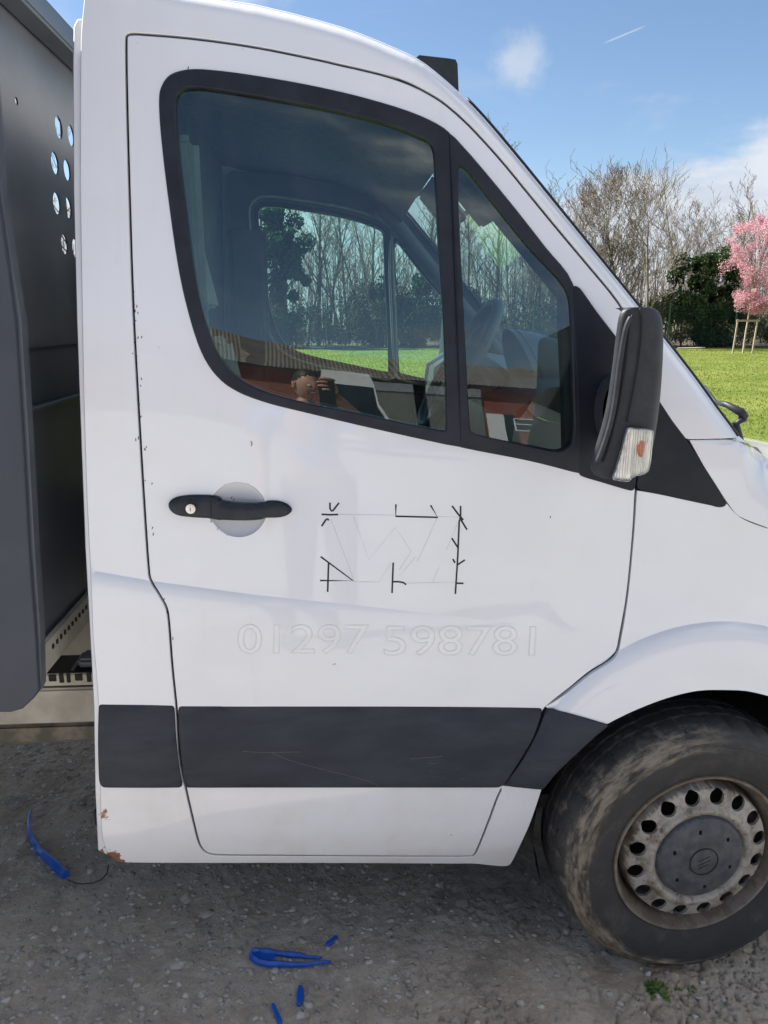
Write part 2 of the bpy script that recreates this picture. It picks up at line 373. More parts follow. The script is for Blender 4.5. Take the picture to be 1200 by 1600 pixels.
class MB:
    def __init__(s): s.v = []; s.f = []
    def add(s, vs, fs):
        b = len(s.v); s.v += [tuple(v) for v in vs]; s.f += [tuple(b+i for i in f) for f in fs]; return s
    def box(s, c, d, rot=None, bev=0):
        bm = bmesh.new(); bmesh.ops.create_cube(bm, size=1)
        for v in bm.verts: v.co = Vector((v.co.x*d[0], v.co.y*d[1], v.co.z*d[2]))
        if bev: bmesh.ops.bevel(bm, geom=list(bm.edges), offset=bev, segments=3, affect='EDGES')
        bm.verts.index_update()
        vs = [v.co.copy() for v in bm.verts]
        if rot is not None: vs = [rot @ v for v in vs]
        s.add([v+Vector(c) for v in vs], [[v.index for v in f.verts] for f in bm.faces]); bm.free(); return s
    def tube(s, pts, rad, n=8, cap=True, closed=False):
        pts = [Vector(p) for p in pts]; N = len(pts)
        rad = [rad]*N if not hasattr(rad, '__len__') else rad
        ring = []; up = Vector((0, 0, 1)); prev = None
        for i, p in enumerate(pts):
            if closed: d = pts[(i+1) % N]-pts[i-1]
            else: d = pts[min(i+1, N-1)]-pts[max(i-1, 0)]
            d.normalize()
            a = prev if prev is not None else (up if abs(d.z) < .9 else Vector((1, 0, 0)))
            a = (a-d*a.dot(d)).normalized(); b = d.cross(a); prev = a
            ring.append([p+(a*math.cos(k*math.tau/n)+b*math.sin(k*math.tau/n))*rad[i] for k in range(n)])
        fs = []
        for i in range(N if closed else N-1):
            j = (i+1) % N
            for k in range(n): fs.append((i*n+k, i*n+(k+1) % n, j*n+(k+1) % n, j*n+k))
        if cap and not closed: fs.append(tuple(range(n))[::-1]); fs.append(tuple((N-1)*n+k for k in range(n)))
        return s.add([q for r_ in ring for q in r_], fs)
    def grid(s, G, closeu=False, closev=False):
        nu, nv = len(G), len(G[0]); fs = []
        for i in range(nu if closeu else nu-1):
            for j in range(nv if closev else nv-1):
                a, b = (i+1) % nu, (j+1) % nv
                fs.append((i*nv+j, a*nv+j, a*nv+b, i*nv+b))
        return s.add([p for r_ in G for p in r_], fs)
    def build(s, name, mat, parent=None, smooth=False, auto=None):
        o = link(name, s.v, s.f, mat, parent, smooth=smooth)
        if auto is not None:
            me = o.data; me.polygons.foreach_set('use_smooth', [True]*len(me.polygons)); me.set_sharp_from_angle(angle=R(auto))
        return o
def copy_tree(o, parent=None):
    c = o.copy(); COL.objects.link(c); c.parent = parent
    for ch in list(o.children): copy_tree(ch, c)
    return c

# ------------------------------------------------------------------ the body surface of the van
def spline(pts, sub=5, closed=False):
    """Catmull-Rom through the points; a point given twice is a sharp corner."""
    P = [np.array(p, float) for p in pts]; out = []; n = len(P)
    rngi = range(n) if closed else range(n-1)
    for i in rngi:
        p1, p2 = P[i], P[(i+1) % n]
        if np.allclose(p1, p2): continue
        p0 = P[i-1] if (closed or i > 0) else p1
        p3 = P[(i+2) % n] if (closed or i+2 < n) else p2
        L = np.linalg.norm(p2-p1)
        def lim(a, b):        # limit far neighbours so that uneven spacing does not overshoot
            d = a-b; l = np.linalg.norm(d); return b+d*(L*1.6/l) if l > L*1.6 else a
        p0 = lim(p0, p1); p3 = lim(p3, p2)
        for k in range(sub):
            t = k/sub
            out.append(.5*((2*p1)+(-p0+p2)*t+(2*p0-5*p1+4*p2-p3)*t*t+(-p0+3*p1-3*p2+p3)*t**3))
    if not closed: out.append(P[-1])
    return [tuple(p) for p in out]
def seg_dist(x, z, poly, closed=False):
    x = np.asarray(x, float); z = np.asarray(z, float); best = np.full(x.shape, 1e9)
    P = np.asarray(poly, float); n = len(P)
    for i in range(n if closed else n-1):
        a = P[i]; b = P[(i+1) % n]; d = b-a; L = d@d
        if L < 1e-14: continue
        t = np.clip(((x-a[0])*d[0]+(z-a[1])*d[1])/L, 0, 1)
        best = np.minimum(best, np.hypot(x-a[0]-t*d[0], z-a[1]-t*d[1]))
    return best
def inside(x, z, poly):
    x = np.asarray(x, float); z = np.asarray(z, float); c = np.zeros(x.shape, bool)
    P = np.asarray(poly, float); n = len(P); j = n-1
    for i in range(n):
        xi, zi = P[i]; xj, zj = P[j]
        if zi != zj:
            c ^= ((zi > z) != (zj > z)) & (x < (xj-xi)*(z-zi)/(zj-zi)+xi)
        j = i
    return c
_pz = np.array([.20, .28, .33, .40, .50, .78, .95, 1.10, 1.25, 1.6, 2.1, 2.6])
_py = np.array([.075, .045, .022, .006, .0, .0, .002, .006, .012, .020, .026, .032])
_tz = np.linspace(.1, 2.8, 1351); _ty = np.interp(_tz, _pz, _py)
_k = np.exp(-.5*(np.arange(-30, 31)*.002/.018)**2); _k /= _k.sum(); _ty = np.convolve(np.pad(_ty, 30, mode='edge'), _k, 'valid')
def flat_xz(pts, Y=.02): return [(p.x, p.z) for p in (at(a, b, Y) for a, b in pts)]
BELT = np.array(flat_xz([(60, 640), (200, 640), (300, 655), (400, 700), (600, 750), (800, 785), (990, 812), (1200, 850)]))
CREASE = np.array(flat_xz([(100, 882), (145, 889), (232, 904), (400, 926), (600, 946), (750, 963), (850, 974)]))
SILH_PX = [(-60, -46), (60, -43), (118, -38), (200, -28), (287, -6), (400, 9), (500, 32), (560, 50), (620, 74), (652, 89), (680, 109), (715, 139), (742, 166), (770, 197),
           (820, 257), (870, 319), (920, 381), (970, 443), (1005, 487), (1040, 531), (1085, 590), (1120, 640), (1152, 683)]
SILH = []
for _a2, _b2 in spline(SILH_PX, 2):
    _Y = .10
    for _ in range(6):
        _p = at(_a2, _b2, _Y); _s = max(_p.z-1.33, 0); _Y = .022+.03*_s+.10*_s*_s+.029+.035*max(_p.x-.45, 0)**2
    SILH.append((_p.x, _p.z))
SILH = np.array(SILH)
BON = np.array(flat_xz([(1100, 676), (1152, 684), (1200, 712), (1300, 790)], .08)); BON = np.vstack([BON, [1.7, BON[-1, 1]-.10]])
_a = [np.array(q) for q in flat_xz([(964, 1026), (1080, 982), (1200, 984)], -.02)]
def circ3(a, b, c):
    A = np.array([b-a, c-a])*2; rhs = np.array([b@b-a@a, c@c-a@a]); o = np.linalg.solve(A, rhs); return o, np.linalg.norm(a-o)
ARC_C, ARC_R = circ3(*_a)
DISH = at(372, 797, .01)
def sstep(e0, e1, v): t = np.clip((v-e0)/(e1-e0), 0, 1); return t*t*(3-2*t)
def ysurf(x, z):
    x = np.asarray(x, float); z = np.asarray(z, float)
    y = np.interp(z, _tz, _ty)
    s = z-np.interp(x, BELT[:, 0], BELT[:, 1])
    w = .035
    y = y+.030*w*np.logaddexp(0, s/w)+.100*np.maximum(s, 0)**2
    zc = np.interp(x, CREASE[:, 0], CREASE[:, 1]); d = np.maximum(zc-z, 0)
    A = .011*sstep(CREASE[-1, 0], CREASE[1, 0]+.15, x)
    y = y-A*(1-np.exp(-d/.016))*(1-sstep(.15, .33, d)*.6)
    r = np.hypot(x-ARC_C[0], z-ARC_C[1]); df = np.maximum(ARC_R-r, 0)
    fl = .026*(1-np.exp(-df/.022))*sstep(.48, .62, z)
    y = y-fl
    dr = np.hypot(x-DISH.x, z-DISH.z)/.062
    y = y+.026*np.clip(1-dr**2, 0, 1)**.65
    # corner rounding towards roof edge and windscreen pillar
    up = (z > 1.25)
    dd = seg_dist(x, z, SILH); Rr = .038
    q = np.clip(1-dd/Rr, 0, .97); y = y+np.where(up, Rr*(1-np.sqrt(1-q*q)), 0)
    xb = x > BON[0, 0]-.02
    d2 = np.where(xb & (z < np.interp(x, BON[:, 0], BON[:, 1])+.004), np.clip(np.interp(x, BON[:, 0], BON[:, 1])-z, 0, 9), 9); Rb = .13
    q = np.clip(1-d2/Rb, 0, .90); y = y+np.where(xb & (z < 1.5), Rb*(1-np.sqrt(1-q*q)), 0)*sstep(BON[1, 0]-.015, BON[1, 0]+.07, x)
    y = y+.035*np.clip((x-.45), 0, 2)**2-.006*x
    return y
def hit(px, py, off=0.0):
    y = 0.02; d = ray(px, py)
    for _ in range(14):
        t = (y+CAM_D)/d.y; x = d.x*t; z = CAM_H+d.z*t
        y = .4*y+.6*(float(ysurf(x, z))+off)
    return (x, z)
def H(pts, off=0.0): return [hit(a, b, off) for a, b in pts]
def SH(pts, sub=5, closed=False, off=0.0): return H(spline(pts, sub, closed), off)
def area(poly):
    P = np.asarray(poly); return .5*np.sum(P[:, 0]*np.roll(P[:, 1], -1)-np.roll(P[:, 0], -1)*P[:, 1])
def dedupe(poly, eps=8e-4):
    out = [poly[0]]
    for p in poly[1:]:
        if math.dist(p, out[-1]) > eps: out.append(p)
    if math.dist(out[0], out[-1]) < eps: out.pop()
    return out
def inset(poly, d):                      # d > 0 shrinks a closed polygon
    P = np.asarray(dedupe(poly)); 
    if area(P) < 0: P = P[::-1]
    e = np.roll(P, -1, 0)-P; e /= np.linalg.norm(e, axis=1)[:, None]
    n = np.stack([-e[:, 1], e[:, 0]], 1); m = n+np.roll(n, 1, 0); l = np.linalg.norm(m, axis=1); l[l < .3] = .3
    m = m/l[:, None]; c = np.clip((m*n).sum(1), .5, 1)
    return [tuple(p) for p in P+m*(d/c)[:, None]]
W_VAN = 1.96
def panel(name, outer, mat, parent=None, holes=(), yf=None, off=0.0, grid=.014, rim=.022, rr=.0016, far=False, both=None):
    yf = yf or ysurf
    f = (lambda x, z: yf(x, z)+off)
    loops = [dedupe(list(outer))]+[dedupe(list(h)) for h in holes]
    pts = []; edges = []
    for L in loops:
        b = len(pts); pts += L; edges += [(b+i, b+(i+1) % len(L)) for i in range(len(L))]
    A = np.array(loops[0]); x0, z0 = A.min(0); x1, z1 = A.max(0)
    gx, gz = np.meshgrid(np.arange(x0+grid*.5, x1, grid), np.arange(z0+grid*.5, z1, grid)); gx = gx.ravel(); gz = gz.ravel()
    gx = gx+(rng.random(len(gx))-.5)*grid*.02
    k = inside(gx, gz, loops[0])
    for h in loops[1:]: k &= ~inside(gx, gz, h)
    gx = gx[k]; gz = gz[k]
    if yf is ysurf and grid < .012:
        ex = []
        for off_ in (-.011, -.006, -.0025, -.0006, .0008, .0028, .006, .010, .015, .021, .028, .036):
            xs_ = np.arange(-.62, CREASE[-1, 0], .008); ex.append(np.stack([xs_, np.interp(xs_, CREASE[:, 0], CREASE[:, 1])-off_], 1))
            an = np.arange(.2, math.pi, .016); ex.append(np.stack([ARC_C[0]+(ARC_R-off_)*np.cos(an), ARC_C[1]+(ARC_R-off_)*np.sin(an)], 1))
        Sv = np.array(SILH); dS = np.gradient(Sv, axis=0); dS /= np.linalg.norm(dS, axis=1)[:, None]; nS = np.stack([dS[:, 1], -dS[:, 0]], 1)
        tt = np.linspace(0, len(Sv)-1, 420); Sx = np.interp(tt, range(len(Sv)), Sv[:, 0]); Sz = np.interp(tt, range(len(Sv)), Sv[:, 1]); nx_s = np.interp(tt, range(len(Sv)), nS[:, 0]); nz_s = np.interp(tt, range(len(Sv)), nS[:, 1])
        for off_ in (.0018, .004, .0075, .012, .018, .025, .033, .040): ex.append(np.stack([Sx+nx_s*off_, Sz+nz_s*off_], 1))
        for rr_ in (.0, .1, .25, .4, .55, .7, .8, .87, .93, .97, .99, 1.0, 1.02):
            n_ = max(1, int(60*rr_)); an = np.arange(n_)/n_*math.tau; ex.append(np.stack([DISH.x+.062*rr_*np.cos(an), DISH.z+.062*rr_*np.sin(an)], 1))
        ex = np.vstack(ex); k2 = inside(ex[:, 0], ex[:, 1], loops[0])
        for h in loops[1:]: k2 &= ~inside(ex[:, 0], ex[:, 1], h)
        ex = ex[k2]
        def zone(x_, z_):
            zc_ = np.interp(x_, CREASE[:, 0], CREASE[:, 1])-z_; r0_ = ARC_R-np.hypot(x_-ARC_C[0], z_-ARC_C[1])
            return ((z_ > 1.25) & (seg_dist(x_, z_, SILH) < .043)) | ((zc_ > -.015) & (zc_ < .040) & (x_ < CREASE[-1, 0])) | ((r0_ > -.015) & (r0_ < .040)) | (np.hypot(x_-DISH.x, z_-DISH.z) < .065)
        kk = ~zone(gx, gz); gx = np.concatenate([gx[kk], ex[:, 0]]); gz = np.concatenate([gz[kk], ex[:, 1]])
    dm = np.full(len(gx), 1e9)
    for L in loops: dm = np.minimum(dm, seg_dist(gx, gz, L, True))
    k = dm > np.where(zone(gx, gz), .0022, grid*.35) if (yf is ysurf and grid < .012) else dm > grid*.35; gx = gx[k]; gz = gz[k]
    allp = [Vector(p) for p in pts]+[Vector((a, b)) for a, b in zip(gx, gz)]
    vo, eo, fo, _, _, _ = delaunay_2d_cdt(allp, edges, [], 0, 1e-6)
    V = np.array([(v.x, v.y) for v in vo]); F = np.array([list(t) for t in fo])
    c = V[F].mean(1); k = inside(c[:, 0], c[:, 1], loops[0])
    for h in loops[1:]: k &= ~inside(c[:, 0], c[:, 1], h)
    F = F[k]
    a = V[F[:, 0]]; b = V[F[:, 1]]; cc = V[F[:, 2]]
    cr = (b[:, 0]-a[:, 0])*(cc[:, 1]-a[:, 1])-(b[:, 1]-a[:, 1])*(cc[:, 0]-a[:, 0])
    F = F[np.abs(cr) > 1e-12]; cr = cr[np.abs(cr) > 1e-12]
    F[cr < 0] = F[cr < 0][:, ::-1]                        # ccw seen from -y
    e = 1e-4
    Y = f(V[:, 0], V[:, 1])
    nx = (f(V[:, 0]+e, V[:, 1])-f(V[:, 0]-e, V[:, 1]))/(2*e); nz = (f(V[:, 0], V[:, 1]+e)-f(V[:, 0], V[:, 1]-e))/(2*e)
    N = np.stack([nx, -np.ones_like(nx), nz], 1); N /= np.linalg.norm(N, axis=1)[:, None]
    P3 = np.stack([V[:, 0], Y, V[:, 1]], 1)
    cnt = {}
    for t in F:
        for i in range(3):
            p, q = int(t[i]), int(t[(i+1) % 3]); cnt[(p, q)] = 1
    be = [(p, q) for (p, q) in cnt if (q, p) not in cnt]
    on = {}
    for p, q in be:
        d = V[q]-V[p]; l = np.hypot(*d)
        if l < 1e-9: continue
        n = np.array([d[1], -d[0]])/l
        on[p] = on.get(p, 0)+n; on[q] = on.get(q, 0)+n
    ids = list(on); mp = {v: i for i, v in enumerate(ids)}; nb = len(ids); base = len(V)
    O = np.array([on[v] for v in ids]); O /= np.maximum(np.linalg.norm(O, axis=1), 1e-6)[:, None]
    B = P3[ids]; BN = N[ids]
    r2 = B+np.stack([O[:, 0]*rr, np.full(nb, rr*.8), O[:, 1]*rr], 1)
    r3 = B+np.stack([O[:, 0]*rr, np.full(nb, rim), O[:, 1]*rr], 1)
    on3 = np.stack([O[:, 0], np.zeros(nb), O[:, 1]], 1)
    PP = np.vstack([P3, B, r2, r3]); mid = on3; NN = np.vstack([N, BN, mid, mid])
    quads = []
    for p, q in be:
        if p not in mp or q not in mp: continue
        i, j = mp[p], mp[q]
        for lv in (0, 1):
            A0 = base+lv*nb; A1 = base+(lv+1)*nb
            quads.append((A0+j, A0+i, A1+i, A1+j))
    Q = np.array(quads); T = np.vstack([F, Q[:, [0, 1, 2]], Q[:, [0, 2, 3]]])
    res = []
    if not far or both: res.append(link(name, PP, T, mat, parent, normals=NN))
    if far or both:
        P2 = PP.copy(); P2[:, 1] = W_VAN-P2[:, 1]; N2 = NN.copy(); N2[:, 1] *= -1
        res.append(link(name, P2, T[:, ::-1].copy(), mat, both if both else parent, normals=N2))
    return res if both else res[0]
def strip_on(name, lines, w, mat, parent, off=-.0004):
    """flat strokes lying on the body surface"""
    mb = MB()
    for ln in lines:
        P = [np.array(hit(a, b)) for a, b in ln]; n = len(P); L = []; 
        for i in range(n):
            d = P[min(i+1, n-1)]-P[max(i-1, 0)]; d /= np.linalg.norm(d); nn = np.array([-d[1], d[0]])*w/2
            for s in (1, -1):
                q = P[i]+s*nn; L.append((q[0], float(ysurf(q[0], q[1]))+off, q[1]))
        mb.add(L, [(2*i, 2*i+1, 2*i+3, 2*i+2) for i in range(n-1)])
    return mb.build(name, mat, parent)
def pillow(outline, thick, r, crease=0.0):
    P = dedupe(list(outline)); zm = (min(p[1] for p in P)+max(p[1] for p in P))/2+.012
    if crease:
        return lambda x, z: ysurf(x, z)-thick*np.sqrt(np.clip(1-(1-np.clip(seg_dist(x, z, P, True)/r, 0, 1))**2, 0, 1))+crease*.006*np.logaddexp(0, (np.asarray(z)-zm)/.006)
    def f(x, z):
        d = np.clip(seg_dist(x, z, P, True)/r, 0, 1); return ysurf(x, z)-thick*np.sqrt(np.clip(1-(1-d)**2, 0, 1))
    return f

# ================================================================== GROUND
FY0 = 41.4
def vnoise(x, y, s, seed):
    r_ = np.random.default_rng(seed); L = r_.random((256, 256)); u = x*s+31.7; v = y*s+57.3
    i = np.floor(u).astype(int); j = np.floor(v).astype(int); fx = u-i; fy = v-j; fx = fx*fx*(3-2*fx); fy = fy*fy*(3-2*fy)
    g = lambda a, b: L[a % 256, b % 256]
    return (g(i, j)*(1-fx)+g(i+1, j)*fx)*(1-fy)+(g(i, j+1)*(1-fx)+g(i+1, j+1)*fx)*fy-.5
def crackle(x, y, s, seed):
    r_ = np.random.default_rng(seed); J = r_.random((128, 128, 2)); u = x*s; v = y*s; i = np.floor(u).astype(int); j = np.floor(v).astype(int)
    f1 = np.full(x.shape, 9.); f2 = np.full(x.shape, 9.)
    for a in (-1, 0, 1):
        for b in (-1, 0, 1):
            q = J[(i+a) % 128, (j+b) % 128]; d = np.hypot(i+a+q[..., 0]-u, j+b+q[..., 1]-v)
            f2 = np.where(d < f1, f1, np.minimum(f2, d)); f1 = np.minimum(f1, d)
    return f2-f1
def gheight(x, y):
    x = np.asarray(x, float); y = np.asarray(y, float)
    h = .016*vnoise(x, y, 1.3, 1)+.010*vnoise(x, y, 5, 2)+.006*vnoise(x, y, 15, 3)+.0045*vnoise(x, y, 42, 4)+.0045*vnoise(x, y, 88, 5)+.0030*vnoise(x, y, 170, 7)
    wx = x+.035*vnoise(x, y, 14, 8)+.012*vnoise(x, y, 45, 18); wy = y+.035*vnoise(x, y, 14, 9)+.012*vnoise(x, y, 45, 19)
    c = crackle(wx, wy, 24, 6)
    m = np.clip(sstep(-.05, .35, x+.4*vnoise(x, y, 3, 10))*(1-sstep(.10, .34, y+.2*vnoise(x, y, 4, 11))), 0, 1)
    pt = sstep(-.12, .18, vnoise(x, y, 6, 21)+.3*vnoise(x, y, 20, 22)); h = h-m*pt*.011*(1-sstep(.0, .085, c))+m*.005*(crackle(wx*1.1+3, wy*1.1, 24, 6) > .12)*sstep(.0, .25, vnoise(x, y, 9, 31))
    edge = np.minimum.reduce([x+1.9, 1.8-x, y+.8, 1.7-y])
    return -.010+(h+.018)*sstep(0, .3, edge)
gs = .0055
gx, gy = np.meshgrid(np.arange(-1.9, 1.8, gs), np.arange(-.8, 1.7, gs)); ny_, nx_ = gx.shape
gz = gheight(gx, gy)
idx = np.arange(nx_*ny_).reshape(ny_, nx_)
gf = np.stack([idx[:-1, :-1], idx[:-1, 1:], idx[1:, 1:], idx[1:, :-1]], -1).reshape(-1, 4)
g = link('gravel_ground', np.stack([gx, gy, gz], -1).reshape(-1, 3), gf, M['ground'], smooth=True)
tag(g, kind='structure')
mb = MB(); mb.add([(-60, -70, -.012), (60, -70, -.012), (60, 5, -.012), (-60, 5, -.012)], [(0, 1, 2, 3)])
tag(mb.build('yard_ground', M['yard']), kind='structure')
mb = MB(); G = [[(x, y, -.008+.0*x) for y in np.linspace(5, FY0, 20)] for x in np.linspace(-70, 80, 20)]
tag(mb.grid([r_[::-1] for r_ in G]).build('lawn', M['lawn']), kind='structure')
mb = MB(); mb.add([(-70, FY0, -.01), (80, FY0, -.01), (80, 90, -.01), (-70, 90, -.01)], [(0, 1, 2, 3)])
tag(mb.build('woodland_floor', simple('leaf_litter', (.045, .035, .022), (.09, .07, .045), .95, 2)), kind='structure')
mb = MB(); mb.add([(-1500, -1500, -.05), (1500, -1500, -.05), (1500, 1500, -.05), (-1500, 1500, -.05)], [(0, 1, 2, 3)])
tag(mb.build('terrain', M['hill']), kind='structure')

def ico():
    bm = bmesh.new(); bmesh.ops.create_icosphere(bm, subdivisions=1, radius=1); bm.verts.index_update()
    v = np.array([v.co[:] for v in bm.verts]); f = np.array([[q.index for q in p.verts] for p in bm.faces]); bm.free(); return v, f
IV, IF = ico()
def stones(n, xr, yr, smin, smax, name, mat, power=3.0, flat=.55):
    x = rng.uniform(*xr, n); y = rng.uniform(*yr, n); s = smin+(smax-smin)*rng.random(n)**power
    a = rng.uniform(0, math.tau, n)
    if n > 200:
        keep = (rng.random(n) < 1-.75*sstep(-.1, .4, x)); x = x[keep]; y = y[keep]; s = s[keep]; a = a[keep]; n = len(x)
    V = np.repeat(IV[None], n, 0)*(1+.5*(rng.random((n, 12, 1))-.5)*2)
    V[:, :, 0] *= (1+.5*rng.random((n, 1))); V[:, :, 2] *= flat
    V = V*s[:, None, None]; ca, sa = np.cos(a)[:, None], np.sin(a)[:, None]
    X = V[:, :, 0]*ca-V[:, :, 1]*sa+x[:, None]; Y = V[:, :, 0]*sa+V[:, :, 1]*ca+y[:, None]; Z = V[:, :, 2]+(gheight(x, y)+s*flat*.12)[:, None]
    P = np.stack([X, Y, Z], -1).reshape(-1, 3); F = (IF[None]+(np.arange(n)*12)[:, None, None]).reshape(-1, 3)
    return tag(link(name, P, F, mat), kind='stuff')
stones(20000, (-1.7, 1.5), (-.7, 1.6), .0014, .010, 'gravel_chips', M['stone'], 2.6, .45)
stones(420, (-1.7, 1.2), (-.7, 1.6), .005, .019, 'larger_stones', M['stone_mid'], 2.2, .22)
stones(700, (-1.7, 1.4), (-.6, 1.2), .0015, .0065, 'pale_stone_chips', M['stone_pale'], 1.6)
exec_ground = True

# blue plastic shards, weeds, wire
def g3(px, py, dz=0.0):
    p = on_ground(px, py); return Vector((p.x, p.y, float(gheight(p.x, p.y))+dz))
def shard(name, top, mat, label, hgt=.014, group=None):
    P = [on_ground(a, b) for a, b in spline(top, 4, True)]
    poly = dedupe([(p.x, p.y) for p in P], 3e-4)
    if area(poly) < 0: poly = poly[::-1]
    n = len(poly); c = np.mean(poly, 0); z = float(gheight(c[0], c[1]))-.002
    bm = bmesh.new(); lo = [bm.verts.new((x, y, z)) for x, y in poly]; hi = [bm.verts.new((x, y, z+hgt)) for x, y in poly]
    ins = inset(poly, .0022) if n > 8 else poly
    if len(ins) != n: ins = poly
    t2 = [bm.verts.new((x, y, z+hgt+.0015)) for x, y in ins]
    for i in range(n):
        j = (i+1) % n; bm.faces.new((lo[i], lo[j], hi[j], hi[i])); bm.faces.new((hi[i], hi[j], t2[j], t2[i]))
    fc = bm.faces.new(t2); bmesh.ops.triangulate(bm, faces=[fc])
    me = bpy.data.meshes.new(name); bm.to_mesh(me); bm.free(); me.materials.append(mat)
    o = bpy.data.objects.new(name, me); COL.objects.link(o); return tag(o, label, 'plastic scrap', group)
mb = MB(); hp = [(518, 1513), (490, 1515), (455, 1514), (420, 1511), (402, 1508), (394, 1503), (395, 1496), (403, 1493), (420, 1495), (450, 1498), (480, 1502), (502, 1507)]
P_ = [g3(a, b, .009) for a, b in spline(hp, 3)]; n_ = len(P_)
rr_ = [.0030+.0058*min(1, i/8) if i < n_*.45 else .0030+.0045*min(1, (n_-1-i)/6)+(.0012*math.sin(i*1.4) if i > n_*.6 else 0) for i in range(n_)]
mb.tube(P_, rr_, 6)
web = [g3(a, b, .013) for a, b in ((394, 1496), (404, 1494), (422, 1497), (432, 1503), (424, 1509), (404, 1508), (395, 1504))]
mb.add(web, [tuple(range(len(web)))])
tag(mb.build('plastic_scrap', M['blue'], auto=50), 'broken blue plastic handle forked like tweezers, the largest blue piece on the ground', 'plastic scrap')
shard('plastic_chip', [(508, 1482), (524, 1468), (528, 1470), (526, 1475), (512, 1485)], M['blue'], 'small slanting blue plastic chip just above the forked blue handle', .008)
shard('plastic_chip', [(466, 1545), (472, 1543), (475, 1552), (473, 1568), (466, 1575), (463, 1565)], M['blue'], 'upright oval blue plastic chip just below the forked blue handle', .008)
shard('plastic_chip', [(424, 1573), (429, 1573), (434, 1583), (440, 1596), (441, 1604), (434, 1603), (429, 1590)], M['blue'], 'narrow blue plastic splinter at the bottom edge of the photo', .008)
shard('plastic_chip', [(468, 1586), (474, 1584), (476, 1587), (470, 1590)], M['blue_dirty'], 'tiny dusty blue plastic fleck below the oval blue chip', .005)
arc_top = [(50, 1277), (47, 1290), (47, 1305), (52, 1322), (62, 1338), (76, 1353), (92, 1366), (104, 1376)]
mb = MB()
P = [g3(a, b, .012) for a, b in spline(arc_top, 4)]
n_ = len(P); rad = [.003+.011*min(1, i/(n_*.8)) for i in range(n_)]
mb.tube(P, rad, 6)
o = mb.build('plastic_trim', M['blue'], auto=50); tag(o, 'curved dusty blue plastic strip lying by the rusty rear corner of the cab', 'plastic scrap')
mb = MB(); mb.tube([g3(a, b, .004) for a, b in spline([(106, 1380), (120, 1386), (140, 1386), (155, 1381), (166, 1370), (170, 1357)], 4)], .0016, 5)
tag(mb.build('wire', M['wire'], smooth=True), 'thin black wire looping from the curved blue strip towards the sill', 'wire')
def weed(px, py, n, L, label):
    c = g3(px, py); mb = MB()
    for _ in range(n):
        a = random.uniform(0, math.tau); l = L*random.uniform(.4, 1); b = c+Vector((random.gauss(0, .012), random.gauss(0, .012), 0))
        d = Vector((math.cos(a), math.sin(a), 0)); s = Vector((-d.y, d.x, 0))*l*.22
        up = random.uniform(.2, .8)
        mb.add([b, b+d*l*.5+s+Vector((0, 0, l*up*.6)), b+d*l+Vector((0, 0, l*up*.5)), b+d*l*.5-s+Vector((0, 0, l*up*.6))], [(0, 1, 2, 3)])
    tag(mb.build('weed', M['weed']), label, 'weed')
weed(1020, 1553, 46, .034, 'small green weed tuft growing in the cracked mud below the tyre')
weed(1080, 1553, 14, .022, 'sparse withered weed just right of the green tuft')

# ================================================================== THE VAN
van = thing('pickup_van', 'white single cab flatbed van with dark side moulding, seen close from its driver side', 'van')

DOOR_PX = [(197, 60), (200, 54), (215, 53), (300, 60), (400, 74), (500, 94), (530, 101), (570, 110), (605, 119), (640, 131), (668, 145), (696, 163), (733, 196), (780, 247), (827, 304), (873, 360), (920, 416),
           (955, 458), (974, 486), (988, 520), (998, 560), (1003, 620), (1001, 700), (994, 765), (990, 830), (981, 925), (970, 990), (963, 1020), (948, 1036), (920, 1053), (885, 1080), (862, 1098), (850, 1110),
           (833, 1150), (810, 1190), (788, 1226), (778, 1245), (765, 1280), (750, 1318), (741, 1336), (735, 1338), (600, 1338), (450, 1337), (340, 1336), (322, 1332), (311, 1318), (300, 1275), (290, 1230),
           (281, 1180), (276, 1110), (269, 1040), (264, 975), (260, 950), (248, 928), (238, 912), (233, 898), (226, 800), (217, 650), (208, 480), (202, 300), (198, 150)]
DOOR = inset(SH(DOOR_PX, 4, True), .0)
DOOR_IN = inset(DOOR, .0045); DOOR_OUT = inset(DOOR, -.0045)

SEAL_PX = [(251, 160), (254, 138), (268, 119), (298, 111), (340, 113), (400, 121), (480, 135), (560, 153), (640, 177), (692, 202), (724, 233), (757, 271), (803, 327), (850, 387), (893, 444),
           (899, 520), (903, 620), (905, 738), (905, 738), (827, 718), (719, 697), (640, 680), (560, 662), (480, 643), (420, 628), (372, 610), (340, 586), (316, 548), (296, 486), (280, 412), (264, 300), (254, 212)]
G1_PX = [(272, 168), (276, 146), (290, 136), (310, 135), (340, 138), (420, 151), (520, 170), (600, 190), (650, 209), (672, 220), (680, 236), (688, 380), (696, 500), (700, 652), (699, 672), (692, 675), (640, 665),
         (560, 648), (480, 632), (420, 616), (380, 598), (352, 574), (328, 530), (308, 460), (292, 360), (278, 252)]
G2_PX = [(714, 266), (720, 257), (731, 264), (780, 326), (827, 384), (873, 433), (888, 456), (893, 480), (895, 527), (898, 620), (899, 672), (893, 696), (878, 706), (862, 706), (827, 699), (742, 680), (733, 672), (729, 620), (722, 480), (715, 340)]
SEAL = dedupe(SH(SEAL_PX, 4, True)); G1 = dedupe(SH(G1_PX, 4, True)); G2 = dedupe(SH(G2_PX, 4, True))

far_door_parent = None
door, door_far = None, None
hole = inset(SEAL, .006)
door = panel('door', DOOR_IN, M['paint'], van, [hole], grid=.011, rim=.010, rr=.0022)
door_far = panel('door', DOOR_IN, M['paint'], van, [hole], grid=.03, rim=.03, far=True)
tag(door, 'white driver door with black cut lines and ghost lettering')
